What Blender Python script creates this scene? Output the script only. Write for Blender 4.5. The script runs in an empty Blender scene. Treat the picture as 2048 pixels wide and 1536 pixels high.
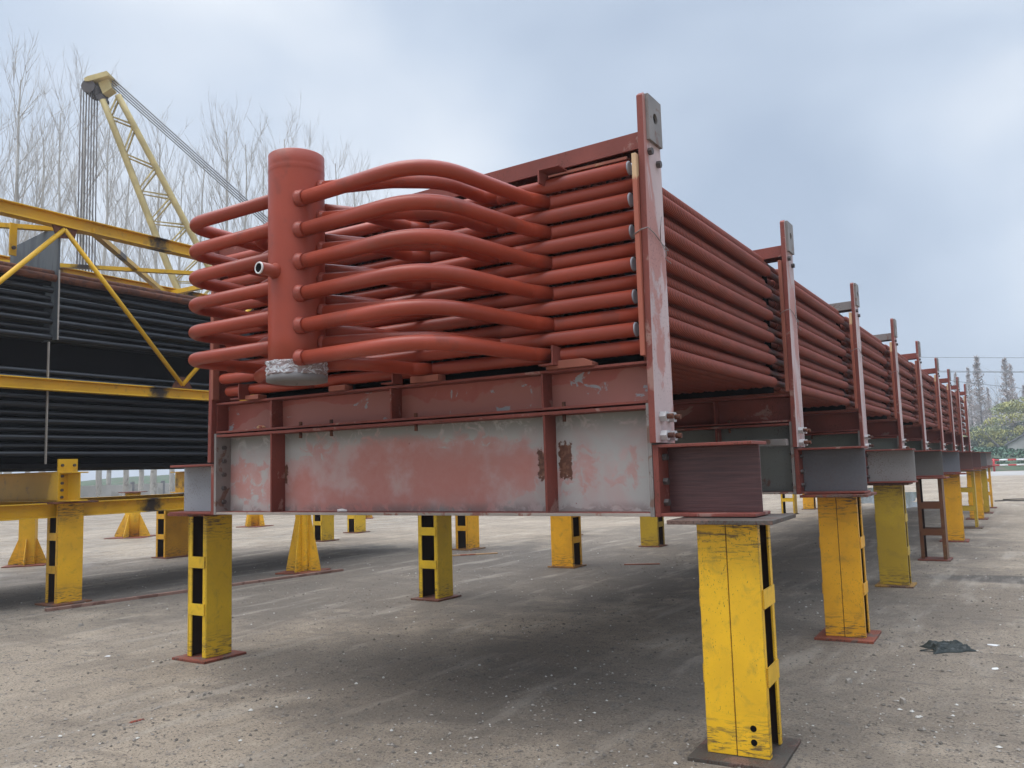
import bpy, bmesh, math, random
from mathutils import Vector, Matrix, noise as mnoise
R = math.radians
rnd = random.Random(7)
scene = bpy.context.scene
col = scene.collection

# ------------------------------------------------------------------ camera
CAM = (5.7228, -4.5695, 1.55); YAW, PITCH, ROLL, FPX = 0.5572, 0.1016, 0.0289, 1689.43
F = Vector((-math.sin(YAW)*math.cos(PITCH), math.cos(YAW)*math.cos(PITCH), math.sin(PITCH)))
Rt = Vector((math.cos(YAW), math.sin(YAW), 0)); Up = Rt.cross(F)
Rt2 = Rt*math.cos(ROLL) - Up*math.sin(ROLL); Up2 = Rt2.cross(F)
cam = bpy.data.cameras.new('camera'); co = bpy.data.objects.new('camera', cam); col.objects.link(co)
M = Matrix((Rt2, Up2, -F)).transposed().to_4x4(); M.translation = Vector(CAM); co.matrix_world = M
cam.sensor_width = 36; cam.lens = FPX/2048*36; cam.clip_start = 0.05; cam.clip_end = 3000
scene.camera = co
scene.render.resolution_x = 1024; scene.render.resolution_y = 768

# ------------------------------------------------------------------ light
SUN_EL, SUN_AZ = R(68), R(232)      # azimuth measured from +X towards +Y
world = bpy.data.worlds.new('World'); scene.world = world; world.use_nodes = True
wt = world.node_tree; wt.nodes.clear()
def wn(t, **k):
    n = wt.nodes.new(t)
    for a, b in k.items(): setattr(n, a, b)
    return n
sky = wn('ShaderNodeTexSky', sky_type='NISHITA', sun_disc=False, sun_elevation=SUN_EL,
         sun_rotation=math.pi/2-SUN_AZ, dust_density=3.0)
tc = wn('ShaderNodeTexCoord')
mp = wn('ShaderNodeMapping'); mp.inputs['Scale'].default_value = (1, 1, 1.9); mp.inputs['Location'].default_value = (.35, .2, .1)
wt.links.new(tc.outputs['Generated'], mp.inputs['Vector'])
n1 = wn('ShaderNodeTexNoise'); n1.inputs['Scale'].default_value = 1.7; n1.inputs['Detail'].default_value = 4.5
n1.inputs['Roughness'].default_value = .42; n1.inputs['Distortion'].default_value = .25
wt.links.new(mp.outputs['Vector'], n1.inputs['Vector'])
cr = wn('ShaderNodeValToRGB')
el = cr.color_ramp.elements
el[0].position = .38; el[0].color = (.43, .52, .66, 1)
el[1].position = .66; el[1].color = (.86, .915, .985, 1)
e = el.new(.52); e.color = (.60, .69, .82, 1)
def skyblob(u, v, w, amt, prev):
    # soft cloud mass (darker) or thin bright patch round one direction of the sky
    d = (F+Rt2*((u-1024)/FPX)-Up2*((v-768)/FPX)).normalized()
    vd = wn('ShaderNodeVectorMath', operation='DISTANCE'); wt.links.new(tc.outputs['Generated'], vd.inputs[0]); vd.inputs[1].default_value = d
    ad = wn('ShaderNodeMath', operation='MULTIPLY_ADD'); wt.links.new(n1.outputs['Fac'], ad.inputs[0]); ad.inputs[1].default_value = -.5; wt.links.new(vd.outputs['Value'], ad.inputs[2])
    mr = wn('ShaderNodeMapRange', interpolation_type='SMOOTHSTEP'); wt.links.new(ad.outputs[0], mr.inputs['Value'])
    mr.inputs['From Min'].default_value = w-.25; mr.inputs['From Max'].default_value = -.25+w*.05; mr.inputs['To Min'].default_value = 0; mr.inputs['To Max'].default_value = amt
    a2 = wn('ShaderNodeMath', operation='ADD'); wt.links.new(prev, a2.inputs[0]); wt.links.new(mr.outputs['Result'], a2.inputs[1]); return a2.outputs[0]
fac = n1.outputs['Fac']
for u_, v_, w_, a_ in ((1420, 230, .42, -.10), (1700, 420, .30, -.07), (950, 330, .22, -.06), (1980, 300, .22, .10), (300, 160, .45, .05), (1230, 20, .30, .02), (1700, 60, .25, .06)): fac = skyblob(u_, v_, w_, a_, fac)
wt.links.new(fac, cr.inputs['Fac'])
bgc = wn('ShaderNodeBackground'); bgc.inputs['Strength'].default_value = .60
wt.links.new(cr.outputs['Color'], bgc.inputs['Color'])
# an overcast sky is brighter overhead than near the horizon
sx = wn('ShaderNodeSeparateXYZ'); wt.links.new(tc.outputs['Generated'], sx.inputs[0])
zr = wn('ShaderNodeMapRange', interpolation_type='SMOOTHSTEP'); wt.links.new(sx.outputs['Z'], zr.inputs['Value'])
zr.inputs['From Min'].default_value = .50; zr.inputs['From Max'].default_value = .93; zr.inputs['To Min'].default_value = .46; zr.inputs['To Max'].default_value = 2.1
wt.links.new(zr.outputs['Result'], bgc.inputs['Strength'])
bgs = wn('ShaderNodeBackground'); bgs.inputs['Strength'].default_value = .06
wt.links.new(sky.outputs['Color'], bgs.inputs['Color'])
mx = wn('ShaderNodeMixShader'); mx.inputs[0].default_value = .86
wt.links.new(bgs.outputs[0], mx.inputs[1]); wt.links.new(bgc.outputs[0], mx.inputs[2])
wo = wn('ShaderNodeOutputWorld'); wt.links.new(mx.outputs[0], wo.inputs['Surface'])
sl = bpy.data.lights.new('sun', 'SUN'); sl.energy = .85; sl.angle = R(50); sl.color = (1, .945, .87)
so = bpy.data.objects.new('sun', sl); col.objects.link(so)
sd = Vector((math.cos(SUN_EL)*math.cos(SUN_AZ), math.cos(SUN_EL)*math.sin(SUN_AZ), math.sin(SUN_EL)))
so.rotation_euler = sd.to_track_quat('Z', 'Y').to_euler()
scene.view_settings.view_transform = 'Standard'; scene.view_settings.look = 'None'
scene.view_settings.exposure = 1.22; scene.view_settings.gamma = 1.0

# ------------------------------------------------------------------ materials
class NT:
    def __init__(s, name):
        s.m = bpy.data.materials.new(name); s.m.use_nodes = True; s.t = s.m.node_tree
        s.b = s.t.nodes['Principled BSDF']; s.o = s.t.nodes['Material Output']
        s.tc = s.t.nodes.new('ShaderNodeTexCoord'); s.oi = s.t.nodes.new('ShaderNodeObjectInfo')
    def n(s, t): return s.t.nodes.new(t)
    def l(s, a, b): s.t.links.new(a, b)
    def put(s, sock, v):
        if isinstance(v, (int, float)): sock.default_value = v
        elif isinstance(v, (tuple, list)):
            sock.default_value = tuple(v)+((1,) if len(v) == 3 and sock.type == 'RGBA' else ())
        else: s.l(v, sock)
    def coord(s, kind='Object', scale=(1, 1, 1), rand=True):
        if kind == 'World':
            g = s.n('ShaderNodeNewGeometry'); v = g.outputs['Position']
        else: v = s.tc.outputs[kind]
        mp = s.n('ShaderNodeMapping'); s.l(v, mp.inputs['Vector']); mp.inputs['Scale'].default_value = scale
        if rand:
            c = s.n('ShaderNodeCombineXYZ'); k = s.math('MULTIPLY', s.oi.outputs['Random'], 37.0)
            for i in range(3): s.l(k, c.inputs[i])
            s.l(c.outputs[0], mp.inputs['Location'])
        return mp.outputs['Vector']
    def noise(s, v, scale, detail=5, rough=.55, dist=0):
        n = s.n('ShaderNodeTexNoise'); s.l(v, n.inputs['Vector'])
        n.inputs['Scale'].default_value = scale; n.inputs['Detail'].default_value = detail
        n.inputs['Roughness'].default_value = rough; n.inputs['Distortion'].default_value = dist
        return n.outputs['Fac']
    def vor(s, v, scale, feature='F1', out='Distance'):
        n = s.n('ShaderNodeTexVoronoi'); n.feature = feature; s.l(v, n.inputs['Vector']); n.inputs['Scale'].default_value = scale
        return n.outputs[out]
    def math(s, op, a, b=0.0, c=None):
        n = s.n('ShaderNodeMath'); n.operation = op; s.put(n.inputs[0], a); s.put(n.inputs[1], b)
        if c is not None: s.put(n.inputs[2], c)
        return n.outputs[0]
    def step(s, v, a, b, lo=0., hi=1.):
        n = s.n('ShaderNodeMapRange'); n.interpolation_type = 'SMOOTHSTEP'; s.l(v, n.inputs['Value'])
        n.inputs['From Min'].default_value = a; n.inputs['From Max'].default_value = b
        n.inputs['To Min'].default_value = lo; n.inputs['To Max'].default_value = hi
        return n.outputs['Result']
    def mix(s, f, a, b, mode='MIX'):
        n = s.n('ShaderNodeMix'); n.data_type = 'RGBA'; n.blend_type = mode
        s.put(n.inputs[0], f); s.put(n.inputs[6], a); s.put(n.inputs[7], b); return n.outputs[2]
    def sep(s, v):
        n = s.n('ShaderNodeSeparateXYZ'); s.l(v, n.inputs[0]); return n.outputs
    def bump(s, h, strength=.3, dist=.01, prev=None):
        n = s.n('ShaderNodeBump'); n.inputs['Strength'].default_value = strength; n.inputs['Distance'].default_value = dist
        s.l(h, n.inputs['Height'])
        if prev is not None: s.l(prev, n.inputs['Normal'])
        return n.outputs['Normal']
    def edge(s, rad=.006):
        # 0 on flats, towards 1 near the worn corners of the plate
        bv = s.n('ShaderNodeBevel'); bv.samples = 4; bv.inputs['Radius'].default_value = rad; g = s.n('ShaderNodeNewGeometry')
        d = s.n('ShaderNodeVectorMath'); d.operation = 'DOT_PRODUCT'; s.l(bv.outputs[0], d.inputs[0]); s.l(g.outputs['Normal'], d.inputs[1])
        return s.math('SUBTRACT', 1.0, d.outputs['Value'])
    def done(s, colr, rough=.5, bump=None, metal=0., spec=.5):
        s.put(s.b.inputs['Base Color'], colr); s.put(s.b.inputs['Roughness'], rough); s.put(s.b.inputs['Metallic'], metal)
        s.b.inputs['Specular IOR Level'].default_value = spec
        if bump is not None: s.l(bump, s.b.inputs['Normal'])
        return s.m

def paint(name, c1, c2=None, amt=.5, scale=3., rough=.5, specks=None, speck_amt=.62, edge=None, tint=False, spec=.3, bumpv=.15, pscale=None):
    """painted steel: broad tone drift, patches of c2, fine specks"""
    t = NT(name); v = t.coord(scale=pscale or (1, 1, 1))
    big = t.noise(v, scale*.6, 4); c = t.mix(t.step(big, .35, .7), tuple(x*.84 for x in c1), tuple(min(1, x*1.12) for x in c1))
    if tint: c = t.mix(1.0, c, t.oi.outputs['Color'], 'MULTIPLY')
    if c2:
        f = t.noise(v, scale, 9, .62, .5); c = t.mix(t.step(f, amt, amt+.05), c, c2)
    f3 = t.noise(v, 60, 3, .6)
    if specks:
        f2 = t.noise(t.coord(scale=(1.6, 1.6, .8)), 75, 4, .75); m2 = t.noise(v, 4.5, 3)
        k = t.math('ADD', f2, t.math('MULTIPLY', m2, .35))
        c = t.mix(t.step(k, speck_amt+.20, speck_amt+.25), c, specks)
    c = t.mix(t.math('MULTIPLY', f3, .16), c, tuple(x*.4 for x in c1))
    r = t.math('ADD', rough-.08, t.math('MULTIPLY', big, .2))
    return t.done(c, r, t.bump(f3, bumpv, .004), spec=spec)

RED = (.32, .050, .023)
m_red = paint('red_oxide_primer', RED, (.255, .046, .024), .56, rough=.38, scale=2, spec=.4, specks=(.20, .06, .04), speck_amt=.69, bumpv=.12)
m_redflat = paint('matt_red_primer', (.215, .056, .041), (.30, .165, .135), .60, 4, .6, specks=(.10, .035, .02), speck_amt=.58)
m_weld = paint('weld_bead', (.30, .062, .04), None, rough=.42, scale=40, bumpv=.8)
m_cap = paint('grey_pipe_cap', (.33, .34, .37), None, rough=.5, specks=(.15, .1, .09))
m_pink = paint('pink_grey_overspray', (.50, .38, .365), (.42, .19, .16), .52, 3, .5, specks=(.09, .05, .04), speck_amt=.60, pscale=(1, 1, .35))
m_raw = paint('bare_grey_steel', (.24, .215, .20), (.17, .10, .075), .58, 7, .5, specks=(.10, .05, .03))
m_bare = paint('scuffed_flange_edge', (.40, .34, .29), (.27, .12, .09), .55, 6, .6, specks=(.12, .06, .04))
m_brbar = paint('brown_rusty_bar', (.26, .15, .115), (.15, .075, .055), .5, 5, .7)
m_bolt = paint('zinc_bolt', (.48, .46, .45), None, rough=.35, specks=(.16, .08, .05), spec=.8)
m_boltd = paint('dark_bolt', (.09, .075, .07), None, rough=.5)
m_rust = paint('rusty_steel', (.13, .048, .025), (.075, .03, .02), .5, 8, .75, specks=(.26, .10, .03))
m_stub = paint('stub_primer', (1, 1, 1), None, rough=.55, scale=2, tint=True, specks=(.13, .075, .06), speck_amt=.57)
m_yellow = paint('yellow_enamel', (.60, .345, .022), (.30, .20, .045), .70, 3, .42, specks=(.10, .06, .025), speck_amt=.59, tint=True)
yt = NT('yellow_enamel_grimy'); v = yt.coord(); X, Y, Z = yt.sep(yt.tc.outputs['Object']); big = yt.noise(v, 2.2, 5); f = yt.noise(v, 9, 7, .65, .5); hs = yt.noise(yt.coord(scale=(1, 1, 7)), 9, 6, .7, .3)
c = yt.mix(yt.step(big, .3, .7), (.68, .38, .014), (.86, .49, .015)); c = yt.mix(1.0, c, yt.oi.outputs['Color'], 'MULTIPLY')
c = yt.mix(yt.math('MULTIPLY', yt.step(f, .5, .75), .45), c, (.25, .17, .04))
ends = yt.math('MAXIMUM', yt.step(Z, .95, 1.2), yt.step(Z, .3, .05)); c = yt.mix(yt.math('MULTIPLY', ends, yt.step(hs, .48, .62)), c, (.13, .085, .035))
f2 = yt.noise(yt.coord(scale=(2, 2, .7)), 70, 4, .75); c = yt.mix(yt.step(yt.math('ADD', f2, yt.math('MULTIPLY', big, .3)), .785, .82), c, (.07, .045, .02))
eg = yt.math('ADD', yt.edge(.007), yt.math('MULTIPLY', yt.math('SUBTRACT', yt.noise(v, 22, 5, .7), .5), .28)); c = yt.mix(yt.step(eg, .07, .11), c, (.10, .05, .03))
f3 = yt.noise(v, 55, 3); m_yellow = yt.done(c, yt.math('ADD', .36, yt.math('MULTIPLY', f, .25)), yt.bump(f3, .15, .004), spec=.45)
m_inside = paint('shaded_inside', (.035, .016, .010), None, rough=.85)  # inward faces near black: shade within the channels put into their colour
m_ycrane = paint('faded_yellow', (.52, .41, .18), None, rough=.5)
m_yplain = paint('truss_yellow_plain', (.70, .39, .018), (.12, .08, .04), .70, 2.3, .42, specks=(.13, .07, .03), speck_amt=.60)
yt = NT('truss_yellow_with_weld_burns'); v = yt.coord(); vo = yt.tc.outputs['Object']; X, Y, Z = yt.sep(vo); f = yt.noise(v, 7, 6, .65); big = yt.noise(v, 1.5, 4)
c = yt.mix(yt.step(big, .3, .7), (.60, .34, .018), (.74, .42, .018)); c = yt.mix(yt.math('MULTIPLY', yt.step(f, .55, .72), .5), c, (.24, .13, .04))
md = yt.math('ABSOLUTE', yt.math('SUBTRACT', yt.math('MODULO', yt.math('ADD', Y, 20.55), 2.6), 1.3)); md = yt.math('ADD', md, yt.math('MULTIPLY', yt.math('SUBTRACT', f, .5), .5))
c = yt.mix(yt.step(md, .22, .03), c, (.045, .032, .025)); f3 = yt.noise(v, 55, 3); m_ytruss = yt.done(c, .42, yt.bump(f3, .15, .004), spec=.4)
m_base = paint('red_base_plate', (.22, .065, .04), (.16, .10, .08), .55, 5, .65, specks=(.06, .03, .02), speck_amt=.5, tint=True)
m_wood = paint('raw_timber', (.44, .27, .14), (.28, .08, .05), .53, 3, .7, specks=(.2, .1, .05), pscale=(1, 1, .3))
wt0 = NT('half_painted_timber'); v = wt0.coord(rand=False); X, Y, Z = wt0.sep(v); f = wt0.noise(wt0.coord(scale=(1, 1, .25), rand=False), 9, 6, .7)
c = wt0.mix(wt0.step(wt0.math('ADD', wt0.math('SUBTRACT', Z, 3.27), wt0.math('MULTIPLY', wt0.math('SUBTRACT', f, .5), .25)), -.01, .01), wt0.mix(wt0.step(f, .60, .64), (.34, .095, .055), (.46, .27, .13)), wt0.mix(f, (.50, .31, .16), (.60, .40, .23)))
m_wood0 = wt0.done(c, .7, wt0.bump(f, .2, .004))
m_woodred = paint('overpainted_timber', (.30, .10, .065), (.36, .2, .12), .62, 4, .7)
m_grey = paint('grey_primer', (.175, .185, .17), (.15, .085, .07), .66, 2, .55, specks=(.09, .06, .05), speck_amt=.6, tint=True)
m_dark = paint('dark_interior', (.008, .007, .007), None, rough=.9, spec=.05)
m_galv = paint('galvanised_sheet', (.13, .145, .155), (.08, .09, .10), .5, 2.5, .42, pscale=(1, 1, .2))
m_edge = paint('sheet_edge', (.33, .29, .25), None, rough=.6)
m_black = NT('black_tube_paint')
v = m_black.coord(); f = m_black.noise(v, 3, 3)
m_black = m_black.done(m_black.mix(f, (.004, .0045, .006), (.012, .013, .017)), .30, spec=.45)
m_wrap = NT('clear_plastic_wrap'); v = m_wrap.coord(scale=(1, 1, 2.0)); f = m_wrap.noise(v, 16, 6, .65, 1.5)
m_wrap = m_wrap.done(m_wrap.mix(m_wrap.step(f, .46, .60), (.30, .22, .21), (.72, .73, .76)), .16, m_wrap.bump(f, .9, .03), spec=.8)
m_capd = paint('grey_cap_disc', (.19, .175, .17), None, rough=.5, specks=(.05, .03, .03), speck_amt=.7)

# finned tube: fins as a fine ring pattern round the tube
t = NT('red_finned_tube'); v = t.coord(rand=False)
w = t.n('ShaderNodeTexWave'); w.wave_type = 'BANDS'; w.bands_direction = 'Y'; t.l(v, w.inputs['Vector'])
w.inputs['Scale'].default_value = 1/.009/20*2*math.pi/ math.pi*1.0; w.inputs['Distortion'].default_value = .15; w.inputs['Detail'].default_value = 1
g = t.noise(v, 2.5, 4)
c = t.mix(t.step(g, .35, .7), (.27, .058, .034), (.35, .072, .04))
c = t.mix(w.outputs['Fac'], (.085, .022, .015), c)
m_fin = t.done(c, .6, t.bump(w.outputs['Fac'], .6, .004), spec=.2)

# web of the front lower beam: grey primer, pink-red overspray, rust patches round old bolts
t = NT('patchy_red_grey_web'); v = t.coord(rand=False); X, Y, Z = t.sep(v)
nb = t.noise(v, 1.6, 10, .62, .35); nf = t.noise(v, 9, 8, .68, .8); nt = t.noise(v, 28, 5, .7)
cx_ = t.math('ABSOLUTE', t.math('SUBTRACT', X, 1.72)); cx_ = t.math('DIVIDE', cx_, 2.3)
zz = t.math('DIVIDE', t.math('ABSOLUTE', t.math('SUBTRACT', Z, 1.53)), .42)
d = t.math('ADD', t.math('POWER', cx_, 2.0), t.math('POWER', zz, 2.0))
d = t.math('ADD', d, t.math('MULTIPLY', t.math('SUBTRACT', nb, .5), 1.5))
soft = t.step(d, .10, .95)
ragged = t.math('ADD', d, t.math('MULTIPLY', t.math('SUBTRACT', nf, .5), 1.1))
redc = t.mix(nf, (.45, .16, .125), (.50, .25, .22)); greyc = t.mix(nb, (.34, .33, .31), (.47, .455, .43)); greyc = t.mix(t.math('MULTIPLY', t.step(t.noise(v, 2.3, 7, .6, .5), .40, .62), .75), greyc, (.43, .315, .29))
c = t.mix(t.step(t.noise(v, 3.2, 6, .6), .42, .66), redc, (.50, .335, .31)); c = t.mix(t.math('MULTIPLY', soft, .75), c, greyc); c = t.mix(t.step(ragged, .46, .60), c, greyc)
ztop = t.step(Z, 1.74, 1.86); gtop = t.math('MULTIPLY', ztop, t.step(nf, .35, .5))
c = t.mix(gtop, c, (.25, .245, .22)); bt = t.math('MULTIPLY', t.step(Z, 1.36, 1.29), t.step(nf, .42, .55)); c = t.mix(t.math('MULTIPLY', bt, .6), c, (.17, .13, .12))
sp = t.noise(t.coord(scale=(1, 1, .45), rand=False), 26, 3, .6); c = t.mix(t.step(sp, .735, .76), c, (.22, .05, .04)); c = t.mix(t.step(nt, .70, .74), c, (.50, .42, .42))
for (x0, x1, z0, z1) in ((.59, .69, 1.49, 1.65), (2.965, 3.075, 1.48, 1.68), (3.12, 3.215, 1.48, 1.72)):
    bx_ = t.math('DIVIDE', t.math('ABSOLUTE', t.math('SUBTRACT', X, (x0+x1)/2)), (x1-x0)/2)
    bz_ = t.math('DIVIDE', t.math('ABSOLUTE', t.math('SUBTRACT', Z, (z0+z1)/2)), (z1-z0)/2)
    q = t.math('ADD', t.math('MAXIMUM', bx_, bz_), t.math('MULTIPLY', t.math('SUBTRACT', nt, .5), 1.6))
    c = t.mix(t.step(q, 1.0, .86), c, t.mix(t.step(nt, .45, .6), (.12, .05, .032), (.21, .10, .06)))
m_web0 = t.done(c, .55, t.bump(nf, .12, .004), spec=.35)

# web of the upper beam
t = NT('red_web_with_tide_marks'); v = t.coord(rand=False); X, Y, Z = t.sep(v)
nb = t.noise(v, 1.3, 4, .5); nf = t.noise(v, 8, 8, .65, .6)
a = t.mix(nf, (.30, .075, .055), (.40, .13, .10))
h = t.math('ADD', t.math('MULTIPLY', t.math('SUBTRACT', nb, .5), .75), 2.03)
c = t.mix(t.step(t.math('SUBTRACT', h, Z), -.006, .006), a, (.36, .145, .115))
c = t.mix(t.step(t.math('ADD', nf, t.math('MULTIPLY', t.noise(v, 1.7, 3), .6)), .93, .97), c, (.32, .33, .34))
m_web1 = t.done(c, .5, t.bump(nf, .1, .003), spec=.35)

# brushed dark red web of the first stub
t = NT('dark_red_brushed'); v = t.coord(rand=False); v2 = t.coord(scale=(.5, 1, 9), rand=False)
n1_ = t.noise(v2, 7, 6, .65, .4); n2_ = t.noise(v, 14, 6, .7)
c = t.mix(t.step(n1_, .3, .7), (.055, .022, .022), (.105, .045, .042)); c = t.mix(t.step(n2_, .70, .73), c, (.33, .28, .27))
m_stub0 = t.done(c, .42, t.bump(n1_, .5, .006), spec=.45)

# yard ground
t = NT('compacted_gravel'); v = t.coord('World', rand=False); X, Y, Z = t.sep(v)
nb = t.noise(v, .22, 5, .55, .3); nm = t.noise(v, 1.3, 6, .6); nf = t.noise(v, 14, 7, .7); ng = t.noise(v, 60, 4, .75)
c = t.mix(t.step(nb, .33, .68), (.275, .218, .160), (.395, .318, .236))
c = t.mix(t.step(nm, .50, .78), c, (.46, .375, .28)); c = t.mix(t.step(nf, .56, .62), c, (.15, .125, .10)); nl = t.noise(v, 5.5, 7, .7, .6); c = t.mix(t.math('MULTIPLY', t.step(nl, .55, .66), .6), c, (.20, .175, .152)); c = t.mix(t.math('MULTIPLY', t.step(nl, .42, .33), .5), c, (.46, .38, .285))
c = t.mix(t.step(ng, .56, .60), c, (.07, .058, .048)); c = t.mix(t.step(ng, .40, .33), c, (.60, .52, .43))
mid = t.noise(t.coord('World', scale=(1, .55, 1), rand=False), .75, 6, .6, .8); c = t.mix(t.math('MULTIPLY', t.step(mid, .48, .60), .38), c, (.165, .135, .105)); rut = t.noise(t.coord('World', scale=(.35, 1.6, 1), rand=False), 1.6, 6, .65, .6); c = t.mix(t.math('MULTIPLY', t.step(rut, .54, .64), .35), c, (.14, .112, .088))
# stain and damp patches; broad blobs also paint the modules' shade into the ground
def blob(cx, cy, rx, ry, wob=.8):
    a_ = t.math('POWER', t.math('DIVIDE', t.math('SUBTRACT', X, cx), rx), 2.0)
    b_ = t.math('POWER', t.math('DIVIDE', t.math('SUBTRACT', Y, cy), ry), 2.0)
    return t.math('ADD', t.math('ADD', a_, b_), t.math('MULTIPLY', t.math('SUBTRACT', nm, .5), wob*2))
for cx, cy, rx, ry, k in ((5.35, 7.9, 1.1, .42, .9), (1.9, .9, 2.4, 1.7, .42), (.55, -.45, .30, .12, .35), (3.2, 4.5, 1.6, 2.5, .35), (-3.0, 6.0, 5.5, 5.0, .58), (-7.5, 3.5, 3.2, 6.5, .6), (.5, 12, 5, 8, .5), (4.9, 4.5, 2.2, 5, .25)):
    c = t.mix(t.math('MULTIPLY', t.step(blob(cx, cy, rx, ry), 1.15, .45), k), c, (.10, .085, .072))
wet = t.math('MULTIPLY', t.step(t.math('ADD', X, t.math('MULTIPLY', Y, .12)), -6.5, -9.5), t.step(nm, .35, .6))
v5 = t.coord('World', scale=(1, .18, 1), rand=False); trk = t.noise(v5, 3.2, 4, .6)
c = t.mix(t.math('MULTIPLY', t.step(trk, .52, .7), .35), c, (.47, .41, .335))
trk_ = t.noise(t.coord('World', scale=(1, .13, 1), rand=False), 2.2, 5, .55, .3); rg = t.math('SUBTRACT', .88, t.math('MULTIPLY', wet, .5))
br_ = t.bump(trk_, .6, .10); b0 = t.bump(nl, .7, .07, br_); b1 = t.bump(nf, .8, .035, b0); b2 = t.bump(ng, .9, .014, b1)
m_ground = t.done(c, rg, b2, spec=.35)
m_road = paint('pale_concrete', (.36, .34, .32), (.28, .26, .25), .55, .4, .8)
m_water = NT('shallow_water'); m_water = m_water.done((.05, .055, .06), .06, spec=1.0)
m_stone = paint('gravel_stone', (.30, .265, .225), None, rough=.85)
m_bark = paint('pale_poplar_bark', (.46, .44, .40), (.30, .28, .25), .55, 2, .8)
m_twig = paint('poplar_twigs', (.48, .455, .42), None, rough=.8)
m_farwood = paint('far_stems', (.46, .44, .42), None, rough=.8)  # far stems paled, the distance haze put into their colour
m_darkbark = paint('dark_bark', (.30, .285, .275), None, rough=.9)
m_redtwig = paint('redwood_needles', (.50, .42, .39), (.56, .48, .44), .5, 3, .9)  # conifers paled as well, with distance haze in the colour
m_leafy = paint('yellow_green_leaves', (.38, .36, .12), (.22, .25, .13), .5, .6, .6)
m_leafg = paint('dark_green_leaves', (.12, .15, .10), (.17, .19, .11), .52, .6, .6)
m_field = paint('cabbage_leaves', (.05, .13, .065), (.13, .22, .15), .5, 1.2, .6)
m_soil = paint('field_soil', (.06, .09, .045), (.10, .09, .06), .55, .6, .9)
m_white = paint('white_band', (.72, .70, .68), None, rough=.5); m_redb = paint('red_band', (.5, .03, .03), None, rough=.5)
m_wall = paint('pale_render', (.42, .41, .38), (.34, .33, .30), .55, .8, .8); m_roof = paint('grey_roof', (.20, .20, .21), None, rough=.7)
m_rope = paint('steel_rope', (.22, .225, .24), None, rough=.45, spec=.6)
m_cloth = paint('dark_green_cloth', (.022, .027, .024), (.055, .058, .054), .55, 9, .6)
m_glass = NT('dark_cab_glass'); m_glass = m_glass.done((.02, .025, .03), .1, spec=.8)

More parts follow.
